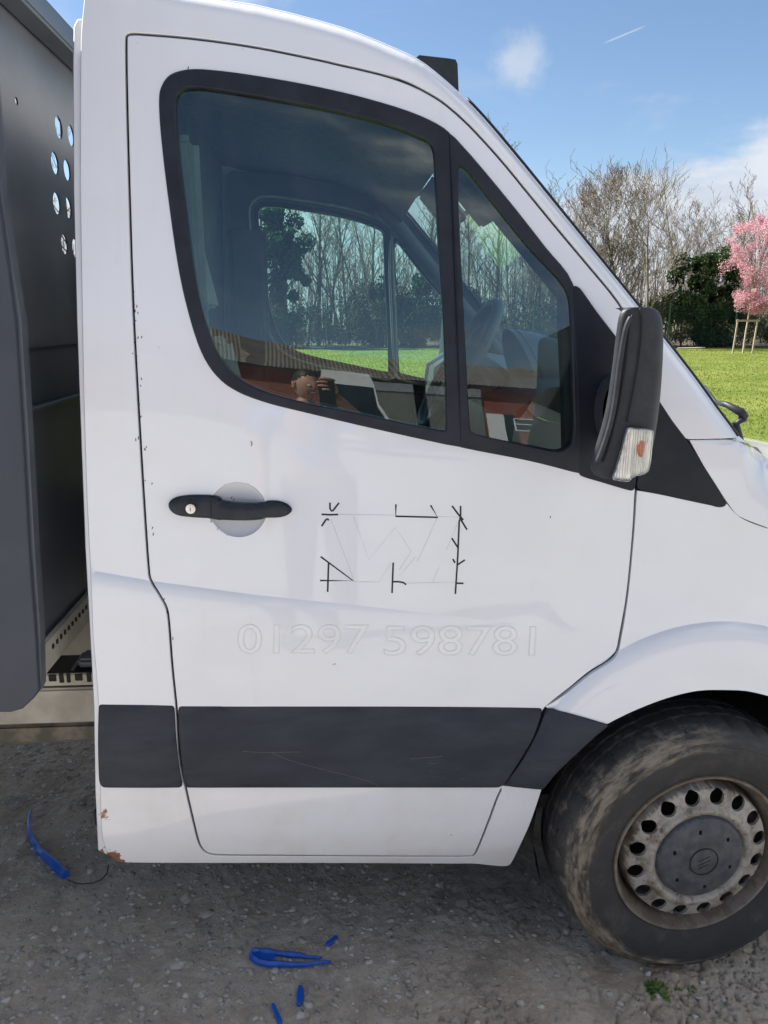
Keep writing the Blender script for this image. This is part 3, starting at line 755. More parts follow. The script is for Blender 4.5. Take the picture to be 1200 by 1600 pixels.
# window surround: main frame and quarter frame with a seam between them
def yseal(x, z): return ysurf(x, z)-.0035
seam_top = hit(701, 206); seam_bot = hit(720, 697)
def clipside(poly, sgn, gap=.0012):
    a = np.array(seam_top); b = np.array(seam_bot); d = b-a; n = np.array([d[1], -d[0]])/np.hypot(*d)   # towards -x when going down
    out = []; P = [np.array(p) for p in dedupe(list(poly))]; m = len(P)
    val = lambda p: ((p-a)@n)*sgn-gap
    for i in range(m):
        p, q = P[i], P[(i+1) % m]; vp, vq = val(p), val(q)
        if vp > 0: out.append(tuple(p))
        if vp*vq < 0: t = vp/(vp-vq); out.append(tuple(p+(q-p)*t))
    return out
s1 = clipside(SEAL, 1); s2 = clipside(SEAL, -1)
if area(s1) == 0 or np.mean([p[0] for p in s1]) > np.mean([p[0] for p in s2]): s1, s2 = s2, s1
for far, par in ((False, door), (True, door_far)):
    gr = .012 if not far else .03
    panel('window_frame', s1, M['seal'], par, [G1], yf=yseal, grid=gr, rim=.03, rr=.003, far=far)
    panel('quarter_frame', s2, M['seal'], par, [G2], yf=yseal, grid=gr, rim=.03, rr=.003, far=far)
    panel('window_glass', inset(G1, -.006), M['glass_far' if far else 'glass'], par, yf=lambda x, z: ysurf(x, z)+.007, grid=.05, rim=.004, rr=.0, far=far)
    panel('quarter_glass', inset(G2, -.006), M['glass_far' if far else 'glass'], par, yf=lambda x, z: ysurf(x, z)+.005, grid=.05, rim=.004, rr=.0, far=far)
# black sail panel carrying the mirror
SAIL_PX = [(896, 449), (905, 452), (930, 487), (963, 530), (992, 570), (998, 620), (997, 700), (990, 762), (985, 765), (940, 752), (908, 742), (906, 735), (903, 620), (899, 520)]
sail = panel('sail_panel', dedupe(SH(SAIL_PX, 4, True)), M['sail'], door, off=-.0045, grid=.014, rim=.008, rr=.002)
panel('sail_panel', dedupe(SH(SAIL_PX, 4, True)), M['sail'], door_far, off=-.0045, grid=.03, rim=.008, rr=.002, far=True)

# body side round the door: roof edge, both pillars, sill
di = DOOR_OUT
def nearest(poly, p): return int(np.argmin([math.dist(q, p) for q in poly]))
# door outline is ccw in (x,z); walk it from the pillar base round over the roof and the rear pillar to the sill
ia = nearest(di, hit(1000, 572)); ib = nearest(di, hit(783, 1233))
def walk(poly, i, j, step):
    out = [poly[i]]; n = len(poly)
    while i != j: i = (i+step) % n; out.append(poly[i])
    return out
w1 = walk(di, ia, ib, 1); w2 = walk(di, ia, ib, -1)
inner = w1 if min(p[0] for p in w1) < -.3 else w2        # the way that passes the rear pillar
outer_px = [(784, 1229), (784, 1229), (815, 1230), (846, 1232), (846, 1232), (828, 1285), (810, 1325), (797, 1350), (788, 1353), (770, 1352), (740, 1349), (700, 1349), (500, 1348), (300, 1348), (195, 1347), (182, 1344), (168, 1330), (160, 1300), (158, 1230), (155, 1100),
            (147, 1000), (146, 985), (143, 900), (138, 800), (133, 650), (130, 500), (127, 300), (127, 150), (128, 60), (130, 30), (133, 0), (136, -30), (140, -38)]
pil = H(spline(outer_px, 4))+[tuple(p) for p in SILH if p[0] > hit(141, -35)[0]]
base_px = [(1152, 683), (1152, 683), (1120, 684), (1077, 685), (1070, 682), (1050, 656), (1032, 629), (1012, 599), (1002, 582)]
pil = pil+H(spline(base_px, 3))
side = pil+inner
cs = panel('cab_side', side, M['paint'], van, grid=.011, rim=.010, rr=.0022)
cs2 = panel('cab_side', side, M['paint'], van, grid=.03, rim=.035, rr=.003, far=True)
# rear flange of the cab
fl = H([(130, 34), (133, 32), (132, 200), (134, 500), (142, 800), (148, 985), (158, 1100), (161, 1230), (171, 1333), (156, 1325), (152, 1230), (150, 1100), (144, 985), (137, 860), (131, 700), (124, 500), (119, 300), (118, 100), (119, 44), (124, 34)], .02)
panel('rear_flange', fl, M['paint'], van, off=.012, grid=.02, rim=.03, rr=.003)

# dark inner shell that closes the gaps (door jamb) and the inside trim
jamb_hole = inset(SEAL, .022)
jamb = inset(side, 0)
ring_out = inset(DOOR, -.03); 
panel('door_jamb', ring_out, M['gap'], van, [inset(DOOR, .03)], off=.020, grid=.03, rim=.01)
panel('door_card', inset(DOOR, .034), M['trim'], van, [inset(SEAL, .016)], off=.050, grid=.03, rim=.03, yf=ysurf)
for far in (True,):
    panel('door_jamb', ring_out, M['gap'], van, [inset(DOOR, .03)], off=.0325, grid=.05, rim=.01, far=True)
    # trim seen from inside: door card with both window openings
    card = panel('door_card', inset(DOOR, -.02), M['trim'], van, [inset(G1, -.012), inset(G2, -.010)], off=.075, grid=.03, rim=-.02, rr=.006, far=True)
    for nm_, gg in (('window_frame_trim', inset(G1, -.030)), ('quarter_frame_trim', inset(G2, -.024))):
        gg = gg[::2]; mb_ = MB(); mb_.tube([(x, W_VAN-float(ysurf(x, z))-.082, z) for x, z in gg], .0065, 6, closed=True); mb_.build(nm_, M['beige_trim'], door_far, smooth=True)
    pt = inset(DOOR, -.02)

# side moulding
top_s = [(276+4, 1105), (400, 1103), (600, 1103), (849, 1106)]
MOULD_PX = [(279, 1106), (283, 1103), (290, 1103), (500, 1104), (700, 1105), (843, 1107), (846, 1110), (832, 1148), (806, 1192), (786, 1222), (780, 1226), (774, 1227), (600, 1227), (400, 1227), (296, 1227), (291, 1224), (286, 1190), (281, 1150)]
ml = dedupe(SH(MOULD_PX, 3, True))
m1 = panel('side_moulding', ml, M['stripe'], door, yf=pillow(ml, .006, .010, .09), off=-.009, grid=.012, rim=.004, rr=.001)
MR = [(155, 1104), (158, 1101), (165, 1101), (268, 1103), (272, 1106), (275, 1150), (281, 1200), (285, 1224), (280, 1227), (170, 1227), (161, 1225), (157, 1215), (155, 1150)]
mr = dedupe(SH(MR, 3, True)); panel('side_moulding', mr, M['stripe'], van, yf=pillow(mr, .006, .010, .09), off=-.009, grid=.012, rim=.004, rr=.001)
MFp = [(853, 1109), (858, 1107), (900, 1118), (940, 1130), (948, 1132), (948, 1133), (925, 1152), (900, 1175), (870, 1204), (850, 1228), (846, 1231), (840, 1231), (800, 1227), (790, 1225), (790, 1222), (815, 1188), (840, 1142)]
mf = dedupe(SH(MFp, 3, True)); panel('side_moulding', mf, M['stripe'], van, yf=pillow(mf, .006, .014), off=-.006, grid=.012, rim=.05, rr=.001)

strip_on('scratch', [[(426, 1171), (450, 1181), (480, 1190), (510, 1197)], [(512, 1198), (545, 1206), (575, 1214), (592, 1222)], [(380, 1168), (410, 1170), (470, 1169)], [(640, 1180), (690, 1176)]],   .0008, simple('plastic_scratch', (.13, .135, .14), None, .6), m1, -.0165)['kind'] = 'stuff'
# front wing
w0 = on_ground(1085, 1499)
WHEEL_C = at(1090, 1330, .03)
arch_px = [(1200, 1087), (1170, 1080), (1140, 1078), (1092, 1079), (1044, 1090), (996, 1108), (962, 1124), (951, 1130), (948, 1131), (948, 1131), (900, 1117), (856, 1106), (853, 1104), (853, 1104), (865, 1098), (887, 1083), (923, 1055), (950, 1038), (965, 1023), (973, 990), (983, 925), (992, 830), (996, 767), (996, 767),
           (1030, 773), (1067, 781), (1110, 790), (1122, 793), (1131, 792), (1136, 788), (1136, 788), (1146, 800), (1160, 811), (1180, 820), (1200, 827)]
wing = H(spline(arch_px, 4))
ax = wing[0]; acx = ARC_C[0]; az = ARC_C[1]
ra = math.dist(ax, (acx, az)); a0 = math.atan2(ax[1]-az, ax[0]-acx)
front_arc = [(acx+ra*math.cos(a), az+ra*math.sin(a)) for a in np.linspace(-.15, a0-.03, 16)]
bz = wing[-1]
wing_poly = wing+[(bz[0]+.25, bz[1]-.05), (bz[0]+.5, bz[1]-.13), (bz[0]+.62, bz[1]-.22), (bz[0]+.68, bz[1]-.5), (bz[0]+.70, .42), (bz[0]+.60, .36)]+[(front_arc[0][0], .38)]+front_arc
panel('front_wing', wing_poly, M['paint'], van, grid=.0115, rim=.012, rr=.001)
panel('front_wing', wing_poly, M['paint'], van, grid=.04, rim=.03, rr=.002, far=True)
# triangular trim between door and pillar
TR = [(1003, 592), (1012, 601), (1032, 631), (1051, 660), (1072, 688), (1100, 733), (1128, 778), (1132, 787), (1127, 791), (1115, 789), (1067, 779), (1030, 770), (998, 763), (999, 740), (1005, 680), (1007, 620)]
tr_ = dedupe(SH(TR, 3, True)); panel('triangle_trim', tr_, M['sail'], van, off=-.001, grid=.02, rim=.02, rr=.002)
# bonnet side
bs_px = [(1141, 790), (1141, 790), (1150, 802), (1163, 810), (1183, 818), (1202, 825)]
bs = H(spline(bs_px, 3)); top_b = [(p[0], p[1]) for p in H([(1152, 688), (1152, 688), (1078, 688), (1078, 688), (1100, 727), (1135, 782)])]
bon_poly = bs+[(bz[0]+.25, bz[1]-.046), (bz[0]+.5, bz[1]-.126), (bz[0]+.62, bz[1]-.216), (bz[0]+.62, bz[1]-.19)]
bt = [(x, float(np.interp(x, BON[:, 0], BON[:, 1]))-.004) for x in np.linspace(bz[0]+.60, top_b[0][0]+.0, 14)]
bon_poly = bon_poly+bt+top_b
panel('bonnet_side', bon_poly, M['paint'], van, grid=.012, rim=.01, rr=.001)
panel('bonnet_side', bon_poly, M['paint'], van, grid=.04, rim=.01, rr=.001, far=True)
mb = MB(); G = []
for x in np.linspace(bt[-1][0]-.01, bz[0]+.60, 20):
    ze = float(np.interp(x, BON[:, 0], BON[:, 1]))-.004; ye = float(ysurf(x, ze)); row = []
    for u in np.linspace(0, 1, 31):
        yy = ye+(W_VAN-2*ye)*u; c = 1-abs(2*u-1)**2.6
        row.append((x+.10*(1-(2*u-1)**2)*sstep(bz[0], bz[0]+.6, x), yy, ze+.055*c+.045*c*(1-sstep(bz[0]-.05, bz[0]+.35, x))))
    G.append(row)
mb.grid(G).build('bonnet', M['paint'], van, smooth=True)
# nose: bumper, grille, headlight
fx = bz[0]+.66
mb = MB(); G = []
for zz in np.linspace(.34, bz[1]-.2, 14):
    row = []
    for u in np.linspace(0, 1, 25):
        yy = .10+(W_VAN-.2)*u; row.append((fx+.17*(1-abs(2*u-1)**3)-.10*sstep(.7, 1.1, zz), yy, zz))
    G.append(row)
mb.grid(G).build('front_bumper', M['plastic'], van, smooth=True)
for s in (0, 1):
    mb = MB(); yy = .16 if s == 0 else W_VAN-.16
    mb.box((fx+.02, yy, .82), (.14, .16, .26), bev=.04); mb.build('headlight', M['reflector'], van, auto=40)
mb = MB()
for k in range(4): mb.box((fx+.15, W_VAN/2, .72+k*.06), (.03, .8, .02))
mb.build('grille', M['plastic'], van)

# ---- roof skin, headliner, rear wall, floor
sil = [p for p in SILH]
ir = [i for i, p in enumerate(sil) if hit(128, 60)[0]-.004 < p[0] < hit(722, 146)[0]]
rx = [sil[i] for i in ir]
def roofgrid(pts, dz, y0, crown, shrink=0.0):
    G = []
    for x, z in pts:
        ye = float(ysurf(x, z))+y0; row = []
        for u in np.linspace(0, 1, 25): row.append((x+shrink, ye+(W_VAN-2*ye)*u, z+dz+crown*(1-abs(2*u-1)**2.5)))
        G.append(row)
    return G
MB().grid([r_[::-1] for r_ in roofgrid(rx, -.002, 0.0, .035)]).build('roof', M['paint'], van, smooth=True)
MB().grid(roofgrid([(x-.02, z-.06) for x, z in sil if hit(128, 60)[0] < x < hit(752, 176)[0]], 0, .0, .02)).build('headliner', M['liner'], van, smooth=True)
xr_ = hit(130, 600)[0]; xrear = xr_+.02
_re = sorted([(z, x) for x, z in H([(131, 5), (129, 60), (128, 150), (130, 500), (138, 800), (147, 1000), (156, 1100), (159, 1230), (170, 1330)])])
xrf = lambda z: float(np.interp(z, [a for a, b in _re], [b for a, b in _re]))
def cross_wall(x, yo, z0, z1, name, mat, thick=.02):
    L = [(float(ysurf(xr_+.03, z))+yo, z) for z in np.linspace(z0, z1, 14)]; n = len(L); mb_ = MB()
    for xx_, fl_ in ((x, 0), (x-thick, 1)):
        vs = [(xx_-xr_+xrf(b), a, b) for a, b in L]+[(xx_-xr_+xrf(b), W_VAN-a, b) for a, b in L]; fs = [(k, k+1, n+k+1, n+k) for k in range(n-1)]
        mb_.add(vs, fs if fl_ else [f[::-1] for f in fs])
    return mb_.build(name, mat, van)
zr_ = float(np.interp(xrear, SILH[:, 0], SILH[:, 1]))
cross_wall(xrear, .012, .36, zr_-.01, 'rear_wall', M['paint']); cross_wall(xrear+.02, .05, .45, zr_-.05, 'rear_trim', M['trim'])
mb = MB(); mb.box((.3, W_VAN/2, .42), (1.85, W_VAN-.16, .04)); mb.build('cab_floor', M['gap'], van)
# pillar trims inside
def trimtube(name, pts, rad, mat, n=8): mb_ = MB(); mb_.tube(pts, rad, n); return mb_.build(name, mat, van, smooth=True)
for far in (0, 1):
    yy = .13 if not far else W_VAN-.13
    p = [(x-.06, float(ysurf(x, z))+.065 if not far else W_VAN-.065-float(ysurf(x, z)), z-.045) for x, z in sil if hit(690, 130)[0] < x < hit(1150, 680)[0]]
    trimtube('pillar_trim', p, .034, M['trim'])
    bx = xrear+.15
    mb = MB(); mb.box((bx, yy+(.015 if not far else -.015), 1.55), (.16, .05, .95), bev=.02); mb.build('belt_pillar_trim', M['trim'] if far else M['beige_trim'], van, auto=40)
# ---- windscreen
ws = [p for p in sil if p[0] > hit(715, 139)[0]-.001]
G = []; Gs = []
for x, z in ws:
    ye = float(ysurf(x, z))+.018; row = []
    for u in np.linspace(0, 1, 25): row.append((x-.004+.09*(1-(2*u-1)**2), ye+(W_VAN-2*ye)*u, z-.006+.02*(1-(2*u-1)**2)))
    G.append(row)
MB().grid([r_[::-1] for r_ in G]).build('windscreen', M['screen'], van, smooth=True)
for far in (0, 1):
    p = []
    for x, z in ws:
        yy = float(ysurf(x, z))+.006; p.append((x+.004, yy if not far else W_VAN-yy, z+.003))
    trimtube('windscreen_seal', p, .004, M['seal'], 6)
trimtube('windscreen_seal', [Vector(q)+Vector((.0, 0, .004)) for q in G[0]], .008, M['seal'], 6)
# dashboard, binnacle, steering wheel
bx0 = at(790, 600, .5)
dash_top = at(800, 585, .5).z
xd0 = at(760, 600, .5).x
mb = MB(); G = []
xe = min(xd0+.52, at(1152, 684, .14).x-.12); print('dash', xd0, xe)
prof = [(xd0+.02, .55), (xd0-.03, dash_top-.22), (xd0-.01, dash_top-.05), (xd0+.06, dash_top), (xd0+.22, dash_top+.01), (xe-.04, dash_top-.02), (xe, dash_top-.2)]
for yy in np.linspace(.08, W_VAN-.08, 12): G.append([(x, yy, z) for x, z in prof])
mb.grid([r_[::-1] for r_ in G]).build('dashboard', M['trim_dark'], van, auto=50)
mb = MB(); G = []
bc = at(825, 560, .5)
for s_ in np.linspace(0, 1, 8):
    row = []
    for a in np.linspace(0, math.pi, 15):
        w = .17-.02*s_; hgt = .135*(1-.55*s_**1.6)
        row.append((bc.x-.06+.26*s_+.05*(1-math.sin(a)), .52-w*math.cos(a), dash_top-.01+hgt*math.sin(a)))
    G.append(row)
mb.grid([r_[::-1] for r_ in G]); b0 = [tuple(Vector(q)+Vector((.02, 0, 0))) for q in G[0]]
mb.add(b0, [tuple(range(len(b0)))]); mb.build('instrument_binnacle', M['trim_dark'], van, auto=50)
sw = at(716, 572, .5); ax_ = Vector((-.86, 0, .51)); e1 = Vector((0, 1, 0)); e2 = ax_.cross(e1)
mb = MB(); mb.tube([sw+e1*.195*math.cos(a)+e2*.195*math.sin(a) for a in np.linspace(0, math.tau, 40, endpoint=False)], .0155, 8, closed=True)
stw = mb.build('steering_wheel', M['trim_dark'], van, smooth=True)
mb = MB()
for a in (0.1, math.pi-.1, -math.pi/2): mb.tube([sw-ax_*.03, sw+e1*.19*math.cos(a)+e2*.19*math.sin(a)], [.028, .012], 6)
mb.tube([sw-ax_*.22, sw-ax_*.01], [.05, .07], 12); mb.build('steering_boss', M['trim_dark'], stw, smooth=True)
# seats
def seat(y0, w):
    bm_ = MB(); x0 = at(318, 500, y0).x
    r_ = Matrix.Rotation(R(-12), 3, 'Y')
    bm_.box((x0+.04, y0, 1.30), (.13, w, .64), r_, .05); s = bm_.build('seat', M['fabric'], van, auto=60)
    MB().box((x0+.30, y0, .92), (.52, w, .16), None, .05).build('seat_cushion', M['fabric'], s, auto=60)
    MB().box((x0-.035, y0, 1.74), (.10, .27, .22), r_, .04).build('headrest', M['fabric'], s, auto=60)
seat(.48, .50); seat(1.03, .44); seat(1.48, .44)
for (vx, vy, vY, wd_) in ((742, 302, .45, .36), (690, 322, 1.15, .40)):
    q = at(vx, vy, vY); MB().box(q, (.17, wd_, .018), Matrix.Rotation(R(48), 3, 'Y'), .008).build('sun_visor', M['liner'], van, auto=50)
q = at(704, 352, .98); vm = MB(); vm.box(q, (.03, .24, .065), None, .012); vm.tube([q, q+Vector((.08, 0, .06))], .008, 6); vm.build('rear_view_mirror', M['trim_dark'], van, auto=50)
trimtube('seat_belt', [(xrear+.19, .17, 1.92), (xrear+.20, .175, 1.6), (xrear+.2, .19, 1.0)], .012, M['gap'], 4)

# ---- door handle and lock
HA = [(262, 794), (264, 786), (274, 780), (295, 777), (325, 777), (343, 779), (347, 783), (380, 786), (412, 788), (418, 786), (432, 786), (446, 790), (454, 797), (454, 802), (446, 808), (432, 811), (412, 811), (408, 812), (370, 811), (348, 811), (342, 812), (310, 811), (280, 808), (268, 803)]
ha = dedupe(SH(HA, 3, True, -.02))
def yh(x, z):
    d = np.clip(seg_dist(x, z, ha, True)/.012, 0, 1); base = np.interp(np.asarray(z), _tz, _ty)+.008; return base-.012-.016*np.sqrt(np.clip(1-(1-d)**2, 0, 1))
handle = panel('door_handle', ha, M['plastic'], door, yf=yh, grid=.005, rim=.014, rr=.001)
lk = at(298, 795, -.016); mb = MB()
def disc_stack(mb, c, radii, n=24):
    for r_, h0, h1 in radii:
        mb.add([(c.x+r_*math.cos(a), c.y+h, c.z+r_*math.sin(a)) for h in (h0, h1) for a in np.linspace(0, math.tau, n, endpoint=False)],
               [tuple(n+k for k in range(n))[::-1] if False else tuple(n+(n-1-k) for k in range(n))]+[(k, (k+1) % n, n+(k+1) % n, n+k) for k in range(n)])
disc_stack(mb, lk, [(.0105, .006, -.003), (.0075, .0, -.005)])
lock = mb.build('lock', M['silver'], door)
MB().box((lk.x, lk.y-.0052, lk.z), (.0015, .001, .008)).build('key_slot', M['gap'], door)
strip_on('grip_seam', [[(333, 779), (333, 811)]], .0012, M['gap'], door, -.030)

# ---- black cut lines and ghost outlines left on the door
def C5(pts): return [(480+x/4.286, 760+y/4.286) for x, y in pts]
ink = [[[(152, 108), (153, 150), (163, 165), (172, 163), (213, 110)]], [[(96, 187), (150, 190), (208, 188)]], [[(144, 228), (138, 218), (126, 222), (96, 267)]],
       [[(594, 120), (593, 200), (875, 207), (826, 126)]],
       [[(1027, 130), (1027, 215), (1018, 230), (1008, 470), (992, 720)], [(970, 130), (1010, 185), (1045, 225)], [(1020, 208), (1070, 290)], [(968, 346), (1008, 408)], [(1003, 527), (1056, 492)], [(997, 648), (1046, 649)]],
       [[(90, 470), (308, 632), (86, 630)], [(143, 512), (137, 706)]],
       [[(576, 510), (568, 714)], [(572, 638), (610, 638), (645, 644), (663, 658)]],
       [[(975, 486), (990, 512)]]]
for grp in ink: strip_on('black_mark', [C5(l) for l in grp], .0040, M['ink'], door)
faint = [[(215, 187), (590, 192)], [(880, 202), (1020, 205)], [(160, 220), (310, 620)], [(310, 200), (412, 490), (590, 275), (697, 435), (615, 560)], [(868, 215), (740, 500), (722, 475), (620, 600)], [(1010, 240), (840, 640)],
         [(310, 638), (480, 640), (560, 515)], [(665, 648), (990, 640)]]
strip_on('faint_outline', [C5(l) for l in faint], .0009, M['faint'], door, -.0003)
def ghost_text(txt, x0, x1, ytop, ybot):
    cu = bpy.data.curves.new('lettering', 'FONT'); cu.body = txt; cu.size = 1
    res = []
    for mode in ('fill', 'line'):
        if mode == 'line': cu.fill_mode = 'NONE'; cu.bevel_depth = .012; cu.bevel_resolution = 0
        ob = bpy.data.objects.new('tmp', cu); COL.objects.link(ob); bpy.context.view_layer.update()
        dg = bpy.context.evaluated_depsgraph_get(); me = bpy.data.meshes.new_from_object(ob.evaluated_get(dg))
        V = np.array([v.co[:] for v in me.vertices]); F = [list(p.vertices) for p in me.polygons]
        bpy.data.objects.remove(ob); res.append((V, F))
    mn = res[0][0].min(0); mx = res[0][0].max(0)
    A = np.array(hit(x0, ybot)); B = np.array(hit(x1, ybot)); C = np.array(hit(x0, ytop))
    for (V, F), nm, mt, off in zip(res, ('lettering', 'lettering_outline'), (M['decal'], M['decal_line']), (-.0003, -.0005)):
        u = (V[:, 0]-mn[0])/(mx[0]-mn[0]); v = (V[:, 1]-mn[1])/(mx[1]-mn[1])
        # split long edges is not needed: digits are small
        P = A+u[:, None]*(B-A)+v[:, None]*(C-A); Y = ysurf(P[:, 0], P[:, 1])+off
        if nm == 'lettering_outline': Y = Y-(V[:, 2])*.03
        link(nm, np.stack([P[:, 0], Y, P[:, 1]], 1), F, mt, door)
ghost_text('01297', 372, 574, 976, 1021); ghost_text('598781', 600, 835, 978, 1024)
# chips along the door edge
chips = []
for _ in range(26):
    t_ = random.random(); y_ = 430+t_*640; x_ = np.interp(y_, [430, 650, 800, 900, 950, 1070], [206, 217, 226, 234, 262, 273])+random.gauss(2, 3)
    chips.append([(x_, y_), (x_+random.gauss(0, 1.5), y_+random.uniform(1.5, 5))])
for x_, y_ in [(295, 104), (226, 700), (229, 697), (238, 754), (239, 823), (240, 832), (392, 689), (394, 692), (366, 779), (363, 776), (860, 806), (222, 525)]:
    chips.append([(x_, y_), (x_+random.uniform(-2, 2), y_+random.uniform(2, 5))])
strip_on('paint_chip', chips, .0018, M['gap'], door)['kind'] = 'stuff'

# ---- wing mirror
def mirror_unit(far):
    # rows: (py, x_left, x_right) on the outer end face, read at depth YM
    YM = -.235
    rows = [(480, 990, 1010), (482, 982, 1022), (486, 977, 1031), (495, 973, 1037), (515, 970, 1040), (560, 965, 1039), (620, 957, 1035), (660, 949, 1030), (700, 936, 1023), (722, 929, 1018), (738, 929, 1008), (745, 938, 1000), (749, 950, 990)]
    G = []
    for py, xl, xr in rows:
        a = at(xl-3, py, YM); b = at(xr+11, py, YM); w = b.x-a.x; zc = (a.z+b.z)/2; ring = []
        r_ = min(.035, w*.38)
        # plan outline of a section: rounded outer face, tapering towards the door
        yb = -.055
        outline = []
        for k in range(7):
            t_ = k/6*math.pi/2; outline.append((a.x+r_*.55*(1-math.sin(t_)), YM+.012+.020*(1-math.cos(t_))) if False else (a.x+.010*(1-math.sin(t_)), YM+.014*(1-math.cos(t_))+.002))
        outline = [(a.x+.010*math.cos(t_), YM+.014-.012*math.sin(t_)) for t_ in np.linspace(-.2, math.pi/2, 6)]
        outline = [(a.x+.010-.010*math.cos(t_), YM+.014-.012*math.sin(t_)) for t_ in np.linspace(0, math.pi/2, 6)]
        outline += [(b.x-r_+r_*math.sin(t_), YM+.002+r_*1.5*(1-math.cos(t_))) for t_ in np.linspace(0.0, math.pi/2, 9)]
        outline += [(b.x-.004, YM+.09), (b.x-.030*w/.11, YM+.15), (a.x+w*.97, yb)]
        outline += [(a.x+w*.80, yb+.004), (a.x+w*.62, YM+.15), (a.x+w*.30, YM+.06), (a.x+.006, YM+.026)]
        G.append([(x, y, zc) for x, y in outline])
    if far: G = [[(x, W_VAN-y, z) for x, y, z in r_] for r_ in G]
    mb = MB(); mb.grid(G, closev=True)
    n = len(G[0]); mb.add(G[0], [tuple(range(n))]); mb.add(G[-1], [tuple(range(n))[::-1]])
    m = mb.build('wing_mirror', M['plastic'], van, auto=48)
    md = m.modifiers.new('s', 'SUBSURF'); md.levels = md.render_levels = 1
    return m
mir = mirror_unit(False); mirror_unit(True)
# raised lip and groove behind it
def mline(pts, Y, rad, name, mat, par, n=6):
    mb_ = MB(); mb_.tube([at(a, b, Y) for a, b in spline(pts, 3)], rad, n); return mb_.build(name, mat, par, smooth=True)
mline([(986, 496), (981, 505), (976, 522), (968, 570), (961, 625), (953, 665), (940, 705), (932, 724)], -.236, .0055, 'mirror_lip', M['plastic'], mir)
mline([(988, 492), (984, 510), (979, 560), (971, 615), (963, 655), (951, 700), (943, 722)], -.2375, .0022, 'mirror_groove', M['gap'], mir)
mline([(1000, 481), (1003, 500), (1001, 540), (992, 600), (980, 660)], -.2365, .0016, 'mirror_seam', M['gap'], mir)
# indicator lamp: reflector, bulb, ribbed clear lens
IND = [(981, 670), (985, 668), (1018, 671), (1021, 675), (1019, 700), (1014, 733), (1006, 741), (990, 745), (982, 752), (968, 751), (958, 748), (962, 736), (970, 710), (976, 688)]
def yplane(v): return lambda x, z: np.full(np.shape(x), v, float)
def AP(pts, Y): return [(p.x, p.z) for p in (at(a, b, Y) for a, b in pts)]
ind = dedupe(AP(spline(IND, 3, True), -.243))
refl_o = panel('indicator_reflector', inset(ind, .002), M['reflector'], mir, yf=lambda x, z: -.2405+.0010*np.sin(np.asarray(x)*1250), grid=.0022, rim=.012, rr=.001)
bul = dedupe(AP(spline([(997, 700), (1000, 693), (1004, 689), (1007, 693), (1006, 705), (1003, 714), (998, 711)], 3, True), -.243))
panel('indicator_bulb', bul, M['orange'], mir, yf=lambda x, z: np.full(np.shape(x), -.243)-.006*np.sqrt(np.clip(seg_dist(x, z, bul, True)/.008, 0, 1)), grid=.004, rim=.003, rr=.0005)
def ylens(x, z): d = np.clip(seg_dist(x, z, ind, True)/.008, 0, 1); return -.243-.010*np.sqrt(np.clip(1-(1-d)**2, 0, 1))+.0009*np.sin(np.asarray(x)*1400)
panel('indicator_lens', ind, M['lens_clear'], mir, yf=ylens, grid=.0022, rim=.006, rr=.0005)
# arm from mirror to sail
mb = MB(); a = at(962, 640, -.06); b = at(950, 640, .03)
G = []
for s_ in np.linspace(0, 1, 5):
    c = a.lerp(b, s_); G.append([(c.x+.028*math.cos(t_)*(1+.2*s_), c.y, c.z+.062*math.sin(t_)*(1+.25*s_)) for t_ in np.linspace(0, math.tau, 20, endpoint=False)])
mb.grid(G, closev=True); mb.build('mirror_arm', M['plastic'], mir, smooth=True)
# glass facing the driver
q = [Vector((a_.x, a_.y, a_.z)) for a_ in (at(985, 500, -.20), at(1010, 500, -.07), at(985, 700, -.07), at(955, 700, -.20))]
mb = MB(); mb.add([p_+Vector((-.002, .003, 0)) for p_ in q], [(0, 1, 2, 3)]); mb.build('mirror_glass', M['mirror'], mir)

# ---- roof lamp housing
mb = MB(); G = []
Yr = .42
prof = [(648, 92), (655, 86), (700, 91), (712, 93), (715, 100), (717, 150), (690, 150), (650, 120)]
F0 = [at(a, b, Yr) for a, b in prof]; F1 = [Vector((p.x, 1.55, p.z)) for p in F0]
mb.grid([F0, F1], closev=True); mb.add(F0, [tuple(range(len(F0)))[::-1]]); mb.add(F1, [tuple(range(len(F1)))])
mb.build('roof_lamp_bar', M['plastic'], van)
# ---- cowl and wiper at the foot of the windscreen
mb = MB(); c0 = at(1152, 684, .14)
mb.box((c0.x-.02, W_VAN/2+.05, c0.z-.035), (.10, W_VAN-.42, .03), None, .008); mb.build('cowl_panel', M['plastic'], van, auto=40)
mb = MB(); mb.tube([at(1118, 629, .30), at(1135, 632, .22), at(1158, 644, .20), at(1163, 653, .20)], [.005, .008, .011, .012], 8)
mb.tube([at(1163, 653, .20), at(1150, 662, .2), at(1156, 690, .2)], [.011, .009, .011], 8)
mb.tube([at(1118, 629, .30), at(1100, 603, .9)], [.006, .005], 6)
mb.build('wiper_arm', M['plastic'], van, smooth=True)

